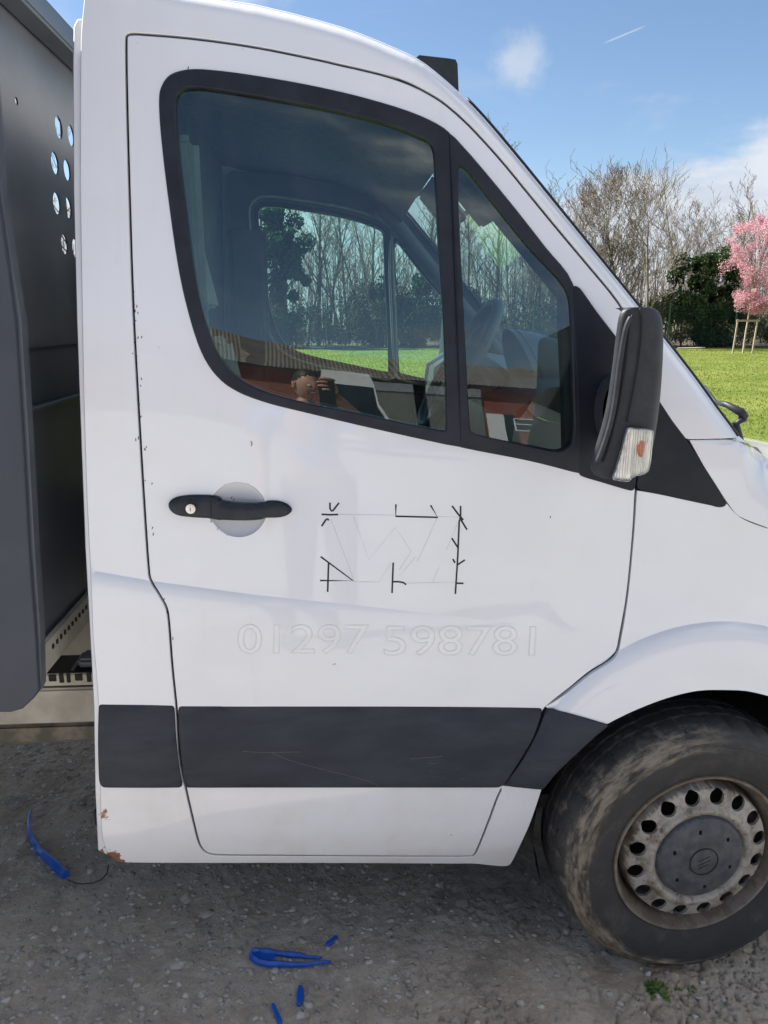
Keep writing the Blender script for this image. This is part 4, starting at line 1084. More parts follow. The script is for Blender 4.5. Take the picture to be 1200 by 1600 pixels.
# ---- wheel
def lathe(prof, n, name, mat, parent, closed=False, auto=40):
    G = [[(r_*math.cos(a), y, r_*math.sin(a)) for a in np.linspace(0, math.tau, n, endpoint=False)] for r_, y in prof]
    mb_ = MB(); mb_.grid(G, closeu=closed, closev=True); return mb_.build(name, mat, parent, auto=auto)
STEER = R(4)
TR_ = .345
def make_wheel(loc, rz):
    w = bpy.data.objects.new('wheel', None); COL.objects.link(w); w.parent = van; w.location = loc; w.rotation_euler = (0, 0, rz); w.empty_display_size = .1
    # tyre: outer face at y=-.02 .. inner face y=.215
    tp = [(.208, .010), (.214, .0), (.222, -.004), (.245, -.014), (.275, -.022), (.300, -.021), (.303, -.0235), (.306, -.020), (.322, -.010), (.334, .003), (.3405, .018), (.3445, .040), (.3450, .060), (.3380, .061), (.3380, .068), (.3455, .069),
          (.346, .095), (.3385, .096), (.3385, .103), (.346, .104), (.3455, .130), (.3380, .131), (.3380, .138), (.3450, .139), (.343, .165), (.334, .185), (.30, .205), (.25, .205), (.21, .19)]
    N = 180; G = []
    for k, (r_, y) in enumerate(tp):
        row = []
        for i in range(N):
            a = i/N*math.tau; rr_ = r_
            if 8 <= k <= 13 and (i % 5 == 0): rr_ -= .006*(1 if k > 9 else .6)        # shoulder sipes
            if 14 < k < 24 and (i % 5 == 2): rr_ -= .004
            row.append((rr_*math.cos(a), y, rr_*math.sin(a)))
        G.append(row)
    # flatten slightly at the contact patch
    G = [[(x, y, max(z, -.337)) for x, y, z in r_] for r_ in G]
    mb_ = MB(); mb_.grid([r_ for r_ in G], closev=True); mb_.build('tyre', M['tyre'], w, auto=38)
    lathe([(.2085, .012), (.2165, .002), (.2180, -.003), (.2160, -.007), (.2100, -.006), (.2060, .002), (.2030, .012), (.1980, .020), (.1930, .034), (.1900, .060), (.1840, .075), (.1840, .17)], 96, 'rim', M['rim'], w)
    # wheel disc with sixteen vent holes
    def yd(x, z):
        r_ = np.hypot(x, z); return np.interp(r_, [.0, .112, .119, .126, .134, .141, .178, .183, .186], [-.004, -.004, -.014, -.018, -.016, -.008, .001, .016, .060])
    out = [(.1855*math.cos(a), .1855*math.sin(a)) for a in np.linspace(0, math.tau, 96, endpoint=False)]
    inn = [(.10*math.cos(a), .10*math.sin(a)) for a in np.linspace(0, math.tau, 48, endpoint=False)]
    hs = [inn]
    for k in range(16):
        a0_ = (k+.5)*math.tau/16; c = (.161*math.cos(a0_), .161*math.sin(a0_))
        hs.append([(c[0]+.0190*math.cos(a), c[1]+.0190*math.sin(a)) for a in np.linspace(0, math.tau, 20, endpoint=False)])
    panel('wheel_disc', out, M['rim'], w, hs, yf=yd, grid=.006, rim=.008, rr=.0)
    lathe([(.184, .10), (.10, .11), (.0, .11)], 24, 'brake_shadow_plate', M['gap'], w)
    # hub cap
    def yc(x, z):
        r_ = np.hypot(x, z); return np.interp(r_, [0, .034, .040, .060, .100, .108, .113], [-.031, -.030, -.0275, -.027, -.021, -.016, -.004])
    o_ = [(.1130*math.cos(a), .1130*math.sin(a)) for a in np.linspace(0, math.tau, 72, endpoint=False)]
    slots = []
    for k in range(6):
        a0_ = R(100)+k*math.tau/6; c = (.079*math.cos(a0_), .079*math.sin(a0_)); slots.append([(c[0]+sx*.0045, c[1]+sz*.0060) for sx, sz in ((-1, -1), (1, -1), (1, 1), (-1, 1))])
    cap = panel('hub_cap', o_, M['cap'], w, slots, yf=yc, grid=.004, rim=.012, rr=.001)
    mb_ = MB(); mb_.tube([(.036*math.cos(a), -.0300, .036*math.sin(a)) for a in np.linspace(0, math.tau, 40, endpoint=False)], .0016, 6, closed=True)
    for dz_, w_ in ((-.013, .018), (-.003, .026), (.008, .022)): mb_.box((.0, -.0305, dz_), (w_*1.4, .0012, .0022), Matrix.Rotation(R(-22), 3, 'Y'))
    mb_.build('hub_emblem', M['gap'], cap, auto=50)['kind'] = 'stuff'
    lathe([(.10, -.006), (.0, -.006)], 24, 'hub_back', M['gap'], w)
    return w
wc = at(1090, 1330, .03)
print('WHEEL', wc[:], 'ARC', ARC_C, ARC_R, 'rear', xr_, 'bz', bz)
wheel = make_wheel((wc.x*.952, -.052, .346), STEER); wheel.scale = (1.02, 1.02, 1.02)
# inner wheel arch liner
mb = MB(); G = []
for yy in (.02, .12, .40):
    G.append([(wc.x+(.43 if yy > .1 else .445)*math.cos(a), yy+.0, .37+(.43 if yy > .1 else .445)*math.sin(a)) for a in np.linspace(-.15, math.pi+.35, 30)])
mb.grid(G).build('arch_liner', M['gap'], van, smooth=True)
mb = MB(); mb.box((wc.x, .42, .55), (.9, .02, .7)); mb.build('arch_back', M['gap'], van)
mb = MB(); mb.box((-.1, .14, .36), (.95, .10, .08)); mb.build('sill_beam', M['gap'], van)

# ---- flatbed body behind the cab
bed = bpy.data.objects.new('flatbed', None); COL.objects.link(bed); bed.parent = van; bed.empty_display_size = .2
XH = at(40, 800, .03).x
print('XH', XH)
# side slab (outer face) : px points at depth Y
slab_Y = -.03
sl = AP([(-520, -300), (-34, -300), (-22, 100), (-8, 300), (6, 400), (20, 500), (31, 660), (43, 870), (52, 985), (58, 1078), (50, 1090), (33, 1106), (15, 1111), (-520, 1111)], slab_Y)
panel('side_slab', sl, M['steel_slab'], bed, yf=yplane(slab_Y), grid=.1, rim=.04, rr=.004)
sl2 = AP([(-34, -300), (-28, -300), (-18, 100), (-3, 300), (12, 400), (28, 500), (38, 660), (50, 870), (58, 985), (60, 1078), (58, 1084), (56, 1070), (52, 985), (43, 870), (31, 660), (20, 500), (6, 400), (-8, 300), (-22, 100)], slab_Y)
panel('slab_edge', sl2, M['steel_dark'], bed, yf=lambda x, z: np.full(np.shape(x), slab_Y+.012), grid=.1, rim=.03, rr=.002)
# headboard with drain/vent holes: plane facing the cab
XB = at(60, 800, .05).x-.03
def hb(px, py): p = at_x(px, py, XB); return (p.y, p.z)
def plane_panel(name, outer, holes, X, mat, parent, thick=.004, grid=.08):
    pts = []; edges = []
    for L in [outer]+holes:
        b = len(pts); pts += [Vector(p) for p in L]; edges += [(b+i, b+(i+1) % len(L)) for i in range(len(L))]
    vo, eo, fo, *_ = delaunay_2d_cdt(pts, edges, [], 0, 1e-6)
    V = np.array([(v.x, v.y) for v in vo]); F = np.array([list(t) for t in fo]); c = V[F].mean(1)
    k = inside(c[:, 0], c[:, 1], outer)
    for h in holes: k &= ~inside(c[:, 0], c[:, 1], h)
    F = F[k]; mb_ = MB(); mb_.add([(X, a, b) for a, b in V], F.tolist()); mb_.add([(X-thick, a, b) for a, b in V], F[:, ::-1].tolist())
    return mb_.build(name, mat, parent)
holes = []
hp0 = hb(92, 199)
for (px, py, hh) in [(92, 199, 17), (111, 212, 16), (86, 255, 17), (105, 266, 16), (89, 318, 17), (107, 325, 16), (101, 382, 16), (118, 388, 15), (26, 158, 6), (26, 421, 6)]:
    c = hb(px, py); t_ = hb(px, py-hh); r_ = abs(t_[1]-c[1]); holes.append([(c[0]+r_*math.cos(a), c[1]+r_*math.sin(a)) for a in np.linspace(0, math.tau, 18, endpoint=False)])
z_top = hb(100, 92)[1]; z_bot = hb(57, 1020)[1]
print('headboard', XB, z_top, z_bot, hp0)
plane_panel('headboard', [(-.03, z_bot), (1.99, z_bot), (1.99, z_top), (-.03, z_top)], holes, XB, M['steel_dark'], bed)
def hridge(px, py, h, d, name='headboard_rib', mat='steel_dark'):
    z = hb(px, py)[1]; MB().box((XB+d/2, W_VAN/2, z), (d, W_VAN, h), None, .004).build(name, M[mat], bed)
hridge(60, 634, .012, .02); hridge(60, 545, .006, .008)
zt = hb(118, 118)[1]
MB().box((XB+.03, W_VAN/2, (zt+z_top)/2+.02), (.06, W_VAN+.02, abs(z_top-zt)+.04), None, .006).build('top_rail', M['steel_dark'], bed)
z2 = hb(118, 50)[1]; MB().box((XB-.02, W_VAN/2, z2-.03), (.05, W_VAN, .06), None, .006).build('top_rail', M['steel_slab'], bed)
# bed floor edge (perforated beige cross member) and chassis
p0 = hb(57, 1030); zb_ = p0[1]
zc1, zc0 = hb(57, 1007)[1], hb(62, 1055)[1]
MB().box((XB+.009, W_VAN/2, (zc0+zc1)/2), (.014, W_VAN, zc1-zc0), None, .004).build('cross_member', M['chassis'], bed)
mb = MB()
for k in range(60):
    yy = .08+k*.028; mb.box((XB+.017, yy, zb_+.005), (.003, .010, .010))
mb.build('punched_hole', M['gap'], bed)['kind'] = 'stuff'
bt_ = at(80, 1077, .29); bb = at(80, 1131, .29); bl = at(80, 1163, .29)
MB().box((-1.2, .315, (bt_.z+bb.z)/2), (2.6, .05, bt_.z-bb.z), None, .006).build('chassis_rail', M['chassis'], van)
MB().box((-1.2, .325, (bb.z+bl.z)/2-.002), (2.6, .06, bb.z-bl.z), None, .012).build('chassis_rail', M['chassis_dirty'], van, auto=40)
YT = .30; tz = at(100, 1052, YT).z; yt1 = YT
while at(100, 1024, yt1).z > tz: yt1 += .01
tx0, tx1 = at(60, 1052, YT).x, at(150, 1052, YT).x+.15
MB().box(((tx0+tx1)/2, (YT+yt1)/2, tz-.01), (tx1-tx0, yt1-YT, .02), None, .003).build('battery_tray', M['gap'], van)
mb = MB(); mb.tube([(tx0+.085, yt1-.06, tz+.002), (tx0+.09, YT+.10, tz+.012), (tx0+.086, YT+.01, tz+.002)], .005, 6); mb.box((tx0+.14, (YT+yt1)/2, tz+.012), (.09, (yt1-YT)*.6, .03), None, .008); mb.build('battery_box', M['steel_dark'], van, auto=40)
tzb = at(100, 1075, YT).z
MB().box(((tx0+tx1)/2, YT+.0, (tz+tzb)/2+.004), (tx1-tx0, .010, (tz-tzb)*.8), None, .003).build('tray_bracket', M['chassis'], van, auto=40)
for k, (a_, w_) in enumerate(((68, .010), (83, .020), (97, .012), (108, .010), (124, .020), (140, .012))):
    q = at(a_, 1057, YT); MB().box((q.x, YT-.006, tz-.010), (w_, .004, .020 if k % 3 == 1 else .030), None, .0015).build('bracket_notch', M['gap'], van)
bt_ = at(80, 1077, .29); bb = at(80, 1131, .29); bl = at(80, 1163, .29)
MB().box((-.40, .72, .80), (1.5, .02, .68), None, .004).build('cab_back_plate', M['chassis'], van)
trimtube('pipe', [(xrear-.06, .30, .45), (xrear-.06, .30, 1.1)], .014, M['chassis_dirty'])
# rest of the bed out of frame, so that the van goes on to the left
MB().box((XB-1.6, W_VAN/2, zb_+.02), (3.1, W_VAN-.02, .06)).build('bed_floor', M['steel_dark'], bed)
MB().box((XB-1.6, W_VAN+.0, zb_+.35), (3.1, .05, .5)).build('side_board', M['steel_slab'], bed)
rw = copy_tree(wheel, van); rw.location = (wc.x-3.4, .03, .346)

# ================================================================== BACKGROUND
def seg_mesh(segs, n=3):
    """segs: list of (p0,p1,r0,r1) -> prisms"""
    S = np.array([list(a)+list(b)+[r0, r1] for a, b, r0, r1 in segs]); A = S[:, 0:3]; B = S[:, 3:6]; r0 = S[:, 6]; r1 = S[:, 7]
    D = B-A; D /= np.maximum(np.linalg.norm(D, axis=1), 1e-9)[:, None]
    ref = np.where(np.abs(D[:, 2:3]) < .9, np.array([[0, 0, 1.]]), np.array([[1., 0, 0]])); U = np.cross(D, ref); U /= np.linalg.norm(U, axis=1)[:, None]; Vv = np.cross(D, U)
    rings = []
    for c, r_ in ((A, r0), (B, r1)):
        for k in range(n):
            a = k*math.tau/n; rings.append(c+(U*math.cos(a)+Vv*math.sin(a))*r_[:, None])
    P = np.stack(rings, 1).reshape(-1, 3); m = len(S); base = (np.arange(m)*2*n)[:, None]
    F = []
    for k in range(n): F.append(base+np.array([[k, (k+1) % n, n+(k+1) % n, n+k]]))
    return P, np.stack(F, 1).reshape(-1, 4)
def grow(h, rs, spread=.5, upr=.35, levels=5, trunk_r=.10, start=.25, kids=(7, 5, 4, 3), seed=0, lean=(0, 0), wig=.12, twig=.007):
    rd = random.Random(seed); trunk = []; crown = []
    def branch(p, d, L, r_, lev):
        nseg = 6 if lev == 0 else (4 if lev < 3 else 3); step = L/nseg; q = p.copy(); dd = d.copy(); nodes = []
        for i in range(nseg):
            t0 = i/nseg; t1 = (i+1)/nseg; ra = max(r_*(1-.75*t0), twig); rb = max(r_*(1-.75*t1), twig)
            nd = (dd+Vector((rd.gauss(0, wig), rd.gauss(0, wig), rd.gauss(0, wig*.6)+upr*.12*(lev > 0)))).normalized()
            e = q+nd*step; (trunk if lev == 0 else crown).append((q, e, ra, rb)); nodes.append((e, nd, t1, rb)); q = e; dd = nd
        if lev >= levels: return
        k = kids[min(lev, len(kids)-1)]
        for i in range(k):
            t = start+(1-start)*(i+rd.random())/k if lev == 0 else .2+.8*(i+rd.random())/k
            j = min(int(t*nseg), nseg-1); base = (nodes[j-1][0] if j > 0 else p); e, nd, _, rb = nodes[j]; f = t*nseg-j
            bp = base.lerp(e, f); a = rd.uniform(0, math.tau); side_ = nd.orthogonal().normalized(); side_.rotate(Matrix.Rotation(a, 3, nd))
            bd = (nd*(1-spread)+side_*spread+Vector((0, 0, upr*.5))).normalized()
            branch(bp, bd, L*rs*rd.uniform(.65, 1.15)*(1-.35*t if lev == 0 else 1), max(rb*.6, twig), lev+1)
    branch(Vector((0, 0, 0)), Vector((lean[0], lean[1], 1)).normalized(), h, trunk_r, 0)
    return trunk, crown
def leaf_cloud(pts, size, seed=0, jit=.0):
    r_ = np.random.default_rng(seed); n = len(pts); c = np.asarray(pts)
    a = r_.normal(size=(n, 3)); a /= np.linalg.norm(a, axis=1)[:, None]; b = np.cross(a, r_.normal(size=(n, 3))); b /= np.linalg.norm(b, axis=1)[:, None]
    s = size*(.5+r_.random((n, 1)))
    P = np.stack([c-a*s, c-b*s*.6, c+a*s, c+b*s*.6], 1).reshape(-1, 3); return P, np.arange(n*4).reshape(-1, 4)
def clumps(n, centers, radii, seed):
    r_ = np.random.default_rng(seed); k = r_.integers(0, len(centers), n); v = r_.normal(size=(n, 3)); v /= np.linalg.norm(v, axis=1)[:, None]
    return np.asarray(centers)[k]+v*(np.asarray(radii)[k])[:, None]*(r_.random((n, 1))**.4)
TREES = {}
def proto(kind):
    seed = {'slender': 3, 'slender2': 5, 'bushy': 8, 'forked': 12, 'tall': 21}[kind]
    if kind.startswith('slender'): tr_s, cr = grow(8.5, .34, .55, .5, 4, .09, .22, (22, 6, 4, 3), seed, wig=.07)
    elif kind == 'tall': tr_s, cr = grow(11.5, .28, .55, .45, 4, .13, .2, (26, 6, 4, 3), seed, wig=.06)
    elif kind == 'bushy': tr_s, cr = grow(5.0, .60, .52, .42, 5, .11, .08, (11, 6, 4, 3, 3), seed, wig=.08, twig=.0068)
    else: tr_s, cr = grow(6.4, .62, .48, .5, 4, .10, .18, (8, 5, 4, 3), seed, lean=(.30, 0), wig=.09, twig=.009)
    return seg_mesh(tr_s, 6), seg_mesh(cr, 3)
def tree(kind, loc, sc_, rz, label, group):
    if kind not in TREES:
        (tp, tf), (cp, cf) = proto(kind)
        root = thing('bare_tree', label, 'tree', loc, group); link('trunk', tp, tf, M['bark'], root); link('crown', cp, cf, M['twig'], root); TREES[kind] = root
    else:
        root = copy_tree(TREES[kind]); tag(root, label, 'tree', group); root.location = loc
    root.scale = (sc_, sc_, sc_); root.rotation_euler = (0, 0, rz); return root
FY = 41.0
# trees on the right, in the open
lst = [('bushy', 945, 42.5, 1.32, 'grey-brown bare tree with twiggy rounded crown just right of the windscreen pillar'), ('bushy', 1095, 49, 1.2, 'bare twiggy tree directly above the dark evergreen'), ('bushy', 1150, 51, 1.15, 'bare twiggy tree behind the left edge of the pink blossom'), ('bushy', 975, 44, 1.32, 'broad bare tree with dense fine twigs, leftmost crown beside the windscreen pillar'),
       ('bushy', 905, 46, 1.32, 'bare bushy tree half hidden behind the windscreen pillar'),
       ('forked', 1003, 38.5, 1.05, 'leaning bare tree with long upturned branches reaching over the evergreen'),
       ('slender', 1067, 46, 1.0, 'slender bare tree rising behind the dark evergreen'),
       ('slender2', 1128, 48, 1.02, 'thin bare tree between the evergreen and the pink blossom'),
       ('slender', 1172, 50, .92, 'bare tree standing behind the pink blossom tree'),
       ('slender2', 1040, 52, .86, 'far thin bare tree seen through the leaning tree')]
for k, px, Y, s_, lb in lst: tree(k, (far_x(px, Y), Y, 0), s_, random.uniform(0, 6), lb, 'bare trees behind the green fence')
wl = [('tall', 438), ('slender', 462), ('slender2', 480), ('tall', 497), ('slender', 513), ('slender2', 528), ('tall', 545), ('slender', 560), ('tall', 577), ('slender2', 590), ('tall', 604), ('slender', 628), ('slender2', 645), ('tall', 662), ('slender', 690),
      ('tall', 735), ('slender', 755), ('tall', 775), ('slender2', 800), ('bushy', 825), ('slender', 845), ('tall', 700), ('bushy', 860), ('tall', 400), ('slender', 360), ('tall', 320), ('slender2', 270), ('tall', 120), ('slender', 60)]
for i, (k, px) in enumerate(wl):
    Y = 43+(i*37 % 9); tree(k, (far_x(px, Y), Y, 0), .9+.03*((i*7) % 6), i*1.3, ('bare tree seen through the far passenger window' if 405 <= px < 612 else 'bare tree seen through the far quarter window' if 612 <= px < 700 else 'bare tree seen through the windscreen past the near quarter glass' if px >= 700 else 'bare tree far behind the bed and rear cab pillar'), 'bare trees seen through the cab')
# ivy-clad and evergreen trees
def evergreen(px, Y, top_py, w, label, n=9000, leafsize=.10, mat='evergreen', bottom=.2, seed=1, name='evergreen_tree', cat='tree', npts=22):
    x = far_x(px, Y); top = at(px, top_py, Y).z; root = thing(name, label, cat, (x, Y, 0))
    r_ = np.random.default_rng(seed); cs = []; rs_ = []
    for k in range(npts):
        t = r_.random(); zz = bottom+(top-bottom)*t; ww = w*(.35+.65*math.sin(math.pi*min(1, .25+.70*(1-t)))); cs.append((r_.normal()*ww*.45, r_.normal()*ww*.35, zz)); rs_.append(w*(.16+.24*r_.random()))
    cs.append((0, 0, top-.3)); rs_.append(w*.22)
    P, F = leaf_cloud(clumps(n, cs, rs_, seed), leafsize, seed); link('crown', P, F, M[mat], root)
    tw_ = [((0, 0, c_[2]*.7), tuple(c_), .03, .01) for c_ in cs]; P, F = seg_mesh(tw_, 3); link('branches', P, F, M['bark'], root)['kind'] = 'stuff'
    MB().tube([(0, 0, 0), (0.05, 0, top*.5), (0, 0, top*.9)], [.12, .09, .03], 6).build('trunk', M['bark'], root); return root
evergreen(1100, 42.5, 398, 2.1, 'dark green evergreen bush-like tree just left of the pink blossom', 14000, .085, seed=4, bottom=.1, npts=34)
evergreen(1128, 43.5, 445, 1.7, 'lower dark evergreen behind the pink tree stakes', 7000, .085, seed=5, bottom=.0)
evergreen(430, 42.5, 330, 1.7, 'tall ivy-covered dark tree at the left of the far cab window', 11000, .09, 'ivy', seed=6)
evergreen(445, 43.0, 300, 1.5, 'ivy-covered trunk mass beside the tall dark tree in the far cab window', 9000, .09, 'ivy', seed=16, npts=30)
evergreen(655, 45, 430, 2.2, 'rounded ivy thicket behind the far quarter window', 8000, .09, 'ivy', seed=17, npts=26)
evergreen(590, 46, 455, 2.4, 'low ivy thicket behind the right half of the far passenger window', 8000, .09, 'scrub', seed=18, npts=26)
evergreen(395, 43.5, 330, 2.0, 'tall ivy-covered tree hidden left of the far cab window', 7000, .10, 'ivy', seed=7)
# low scrub along the fence
xs = np.linspace(far_x(-200, 43), far_x(1500, 43), 330); r_ = np.random.default_rng(3)
cs = np.stack([xs, 43.2+r_.normal(size=330)*.8, .5+1.9*r_.random(330)**1.3], 1); rs_ = .35+.45*r_.random(330)
P, F = leaf_cloud(clumps(52000, cs, rs_, 8), .06, 9); tag(link('scrub_undergrowth', P, F, M['scrub']), kind='stuff')
cs[:, 1] += .8; cs[:, 2] *= 1.1
P, F = leaf_cloud(clumps(30000, cs[::2], rs_[::2]*1.2, 18), .08, 19); tag(link('ivy_undergrowth', P, F, M['ivy']), kind='stuff')
tw = []
rd = random.Random(4)
for _ in range(5200):
    x = rd.uniform(far_x(-100, 43), far_x(1400, 43)); y = rd.uniform(42.2, 47); z = rd.random()**1.5*2.6; d = Vector((rd.gauss(0, .5), rd.gauss(0, .3), 1)).normalized()*rd.uniform(.4, 1.6); tw.append(((x, y, z), (x+d.x, y+d.y, z+d.z), .012, .006))
P, F = seg_mesh(tw, 3); tag(link('brush_twigs', P, F, M['twig']), kind='stuff')
# far wood behind everything
tw = []
for _ in range(800):
    x = rd.uniform(far_x(-300, 60), far_x(1500, 60)); y = rd.uniform(54, 66); h = rd.uniform(4.5, 8.0); lx = rd.gauss(0, .3); tw.append(((x, y, 0), (x+lx, y, h*.6), .07, .035)); tw.append(((x+lx, y, h*.6), (x+lx*1.5, y, h), .035, .008))
    for _k in range(16):
        t = rd.uniform(.2, .95); z = h*t; a = rd.choice((-1, 1))*rd.uniform(.3, 1.2)*(1.2-t); tw.append(((x+lx*t, y, z), (x+lx*t+a, y+rd.gauss(0, .3), z+rd.uniform(.3, 1.0)), .013, .006))
P, F = seg_mesh(tw, 3); tag(link('distant_wood', P, F, M['twig']), kind='stuff')
# green mesh fence
fence = thing('mesh_fence', 'green wire mesh fence with tall posts along the far edge of the lawn', 'fence', (0, FY, 0))
xa, xb = far_x(-200, FY), far_x(1450, FY); st = (far_x(1150, FY)-far_x(1046, FY)); xp = far_x(1046, FY)
k = int((xa-xp)/st)
while xp+k*st < xb:
    MB().box((xp+k*st, 0, 1.18), (.07, .06, 2.4)).build('post', M['fence'], fence); k += 1
segs = []
for z in np.arange(.1, 2.3, .2): segs.append(((xa, 0, z), (xb, 0, z), .0025, .0025))
for x in np.arange(xa, xb, .055): segs.append(((x, 0, .05), (x, 0, 2.3), .0022, .0022))
P, F = seg_mesh(segs, 3); link('wire_mesh', P, F, M['fence'], fence)['kind'] = 'stuff'
# pink blossom tree with its stakes
YP = 34.3
px_ = far_x(1167, YP); pk = thing('blossom_tree', 'young pink blossom tree held between two wooden stakes', 'tree', (px_, YP, 0))
tr_s, cr = grow(5.2, .40, .5, .9, 4, .045, .30, (12, 5, 4, 3), 31, wig=.05, twig=.006)
P, F = seg_mesh(tr_s, 6); link('trunk', P, F, M['stake'], pk); P, F = seg_mesh(cr, 3); link('branches', P, F, M['twig'], pk)
r_ = np.random.default_rng(12); cs = []; rs_ = []
for k in range(130):
    t = r_.random(); zz = 2.0+4.1*t; ww = 1.75*math.sin(math.pi*min(1, .18+.74*(1-t)))**.8; a = r_.uniform(0, math.tau); q = r_.random()**.5; cs.append((.35+ww*q*math.cos(a)*.95, ww*q*math.sin(a)*.8, zz)); rs_.append(.16+.26*r_.random())
P, F = leaf_cloud(clumps(32000, cs, rs_, 13), .028, 14); link('blossom', P, F, M['blossom'], pk)
zt_ = at(1165, 499, YP).z
stk = thing('tree_stakes', 'pair of wooden stakes with a crossbar round the pink tree trunk', 'tree stakes', (px_, YP, 0))
xl, xr2 = far_x(1152, YP)-px_, far_x(1183, YP)-px_
for q in (xl, xr2): MB().tube([(q-.08, -.08, 0), (q, -.08, zt_)], [.042, .038], 8).build('stake', M['stake'], stk)
MB().box(((xl+xr2)/2, -.13, zt_-.06), (xr2-xl+.18, .03, .09)).build('crossbar', M['stake'], stk)
lg = thing('log', 'thin pale pole lying on the lawn edge before the fence', 'log', (far_x(1085, 39.5), 39.5, .04)); MB().tube([(-.75, 0, 0), (.75, .05, .02)], .035, 6).build('pole', M['white_wood'], lg)
# grass tufts on the lawn
n = 90000; r_ = np.random.default_rng(40); gy_ = 7+33*r_.random(n)**.8; pxx = r_.uniform(400, 1260, n); gx_ = (gy_+CAM_D)*np.array([0.0])+0
dd = np.array([[ray(p, 496).x/ray(p, 496).y] for p in np.linspace(400, 1260, 200)])[:, 0]; gx_ = (gy_+CAM_D)*np.interp(pxx, np.linspace(400, 1260, 200), dd)
h = .012+.022*r_.random(n); a = r_.uniform(0, math.tau, n); wd = .006+.010*r_.random(n); lx = r_.normal(size=n)*.03; ly = r_.normal(size=n)*.03
P = np.stack([np.stack([gx_-np.cos(a)*wd, gy_-np.sin(a)*wd, np.full(n, -.01)], 1), np.stack([gx_+np.cos(a)*wd, gy_+np.sin(a)*wd, np.full(n, -.01)], 1), np.stack([gx_+lx, gy_+ly, h], 1)], 1).reshape(-1, 3)
tag(link('grass', P, np.arange(3*n).reshape(-1, 3), M['grass_blade']), kind='stuff')

# ================================================================== BEHIND THE CAMERA (seen mirrored in the glass)
BY = -38.0
bl_ = thing('brick_building', 'long low red brick building with corrugated roof mirrored in the side window', 'building', (0, BY, 0))
def wx(px): return (px-525)/1202*(-BY+1.66+1.66+1.0)*1.0
XL, XR = -34, 40; EA = 6.0
MB().box(((XL+XR)/2, -4, EA/2), (XR-XL, 8, EA)).build('wall', M['brick'], bl_)
mb = MB(); G0 = []; G1_ = []; xx = np.arange(XL-.3, XR+.3, .11)
for i, x in enumerate(xx):
    dz = .035*(1 if i % 2 else -1); G0.append([(x, .35, EA+.02+dz), (x, -4, EA+2.3+dz), (x, -8.4, EA+.02+dz)])
mb.grid(G0).build('roof', M['roof_sheet'], bl_)
MB().box(((XL+XR)/2, .40, EA-.08), (XR-XL, .14, .16)).build('gutter', M['gutter'], bl_)
def bwin(px, w=.95, z0=2.4, z1=3.4):
    x = wx(px); f = MB()
    for sx in (-w/2, w/2): f.box((x+sx, .03, (z0+z1)/2), (.07, .08, z1-z0+.07))
    for zz in (z0, z1, z0+(z1-z0)*.55): f.box((x, .032, zz), (w, .08, .07))
    fr = f.build('window', M['white_upvc'], bl_); MB().box((x, .006, (z0+z1)/2), (w, .02, z1-z0)).build('pane', M['dark_pane'], fr)
for q in (434, 457, 480, 815, 842, 870, 896): bwin(q)
def shut(px, w=2.6):
    x = wx(px); s_ = MB()
    for k in range(45): s_.box((x, .02, .06+k*.11), (w, .05, .095))
    s_.build('roller_shutter', M['shutter'], bl_); MB().box((x, .05, 5.35), (w, .08, .7)).build('lintel_panel', M['white_upvc'], bl_)
shut(742, 1.1); shut(345, 1.6); shut(690, 2.4); shut(640, 2.4); shut(260, 2.6); shut(980, 2.6)
dr = MB(); dr.box((wx(776), .03, 2.1), (.95, .06, 3.2)); dd_ = dr.build('door', M['white_upvc'], bl_)
MB().box((wx(795), .03, 2.1), (.5, .06, 3.2)).build('door', M['dark_pane'], bl_)

# white van parked behind, mirrored beside the person
vv = thing('parked_truck', 'tall white truck parked before the brick building, mirrored beside the person', 'truck', (1.0, -24, 0)); vv.scale = (1, 1, 2.1)
mb = MB(); prof = [(-1.0, .35), (-1.0, 1.0), (-.92, 1.9), (-.8, 2.15), (.8, 2.15), (.92, 1.9), (1.0, 1.0), (1.0, .35)]
mb.grid([[(x, y, z) for x, z in prof][::-1] for y in (0, -5)]); mb.add([(x, 0, z) for x, z in prof], [tuple(range(8))]); mb.add([(x, -5, z) for x, z in prof], [tuple(range(8))[::-1]]); mb.build('body', M['white_upvc'], vv)
mb = MB(); mb.add([(-.90, .012, 1.0), (.90, .012, 1.0), (.86, .012, 1.82), (-.86, .012, 1.82)], [(0, 3, 2, 1)]); mb.build('windscreen', M['dark_pane'], vv)
for sx in (-.75, .75):
    MB().box((sx, .02, .85), (.3, .05, .2), None, .02).build('headlight', M['reflector'], vv); MB().tube([(sx-.1, -.7, .33), (sx+.1, -.7, .33)], .33, 20).build('wheel', M['tyre'], vv)
    MB().tube([(sx-.1, -4.2, .33), (sx+.1, -4.2, .33)], .33, 20).build('wheel', M['tyre'], vv)

# ---- the person holding the phone
def skin_body(name, verts, edges, radii, mat, parent, sub=2, root=0):
    me = bpy.data.meshes.new(name); me.from_pydata(verts, edges, []); ob = bpy.data.objects.new(name, me); COL.objects.link(ob)
    ob.modifiers.new('k', 'SKIN'); sk = me.skin_vertices[0].data
    for i, r_ in enumerate(radii): sk[i].radius = (r_, r_) if not hasattr(r_, '__len__') else r_
    for i in range(len(verts)): sk[i].use_root = (i == root)
    s_ = ob.modifiers.new('u', 'SUBSURF'); s_.levels = s_.render_levels = sub
    bpy.context.view_layer.update(); dg = bpy.context.evaluated_depsgraph_get(); m2 = bpy.data.meshes.new_from_object(ob.evaluated_get(dg)); bpy.data.objects.remove(ob)
    m2.materials.clear(); m2.materials.append(mat); m2.polygons.foreach_set('use_smooth', [True]*len(m2.polygons))
    o_ = bpy.data.objects.new(name, m2); COL.objects.link(o_); o_.parent = parent; return o_
PX, PY = -.115, -2.352
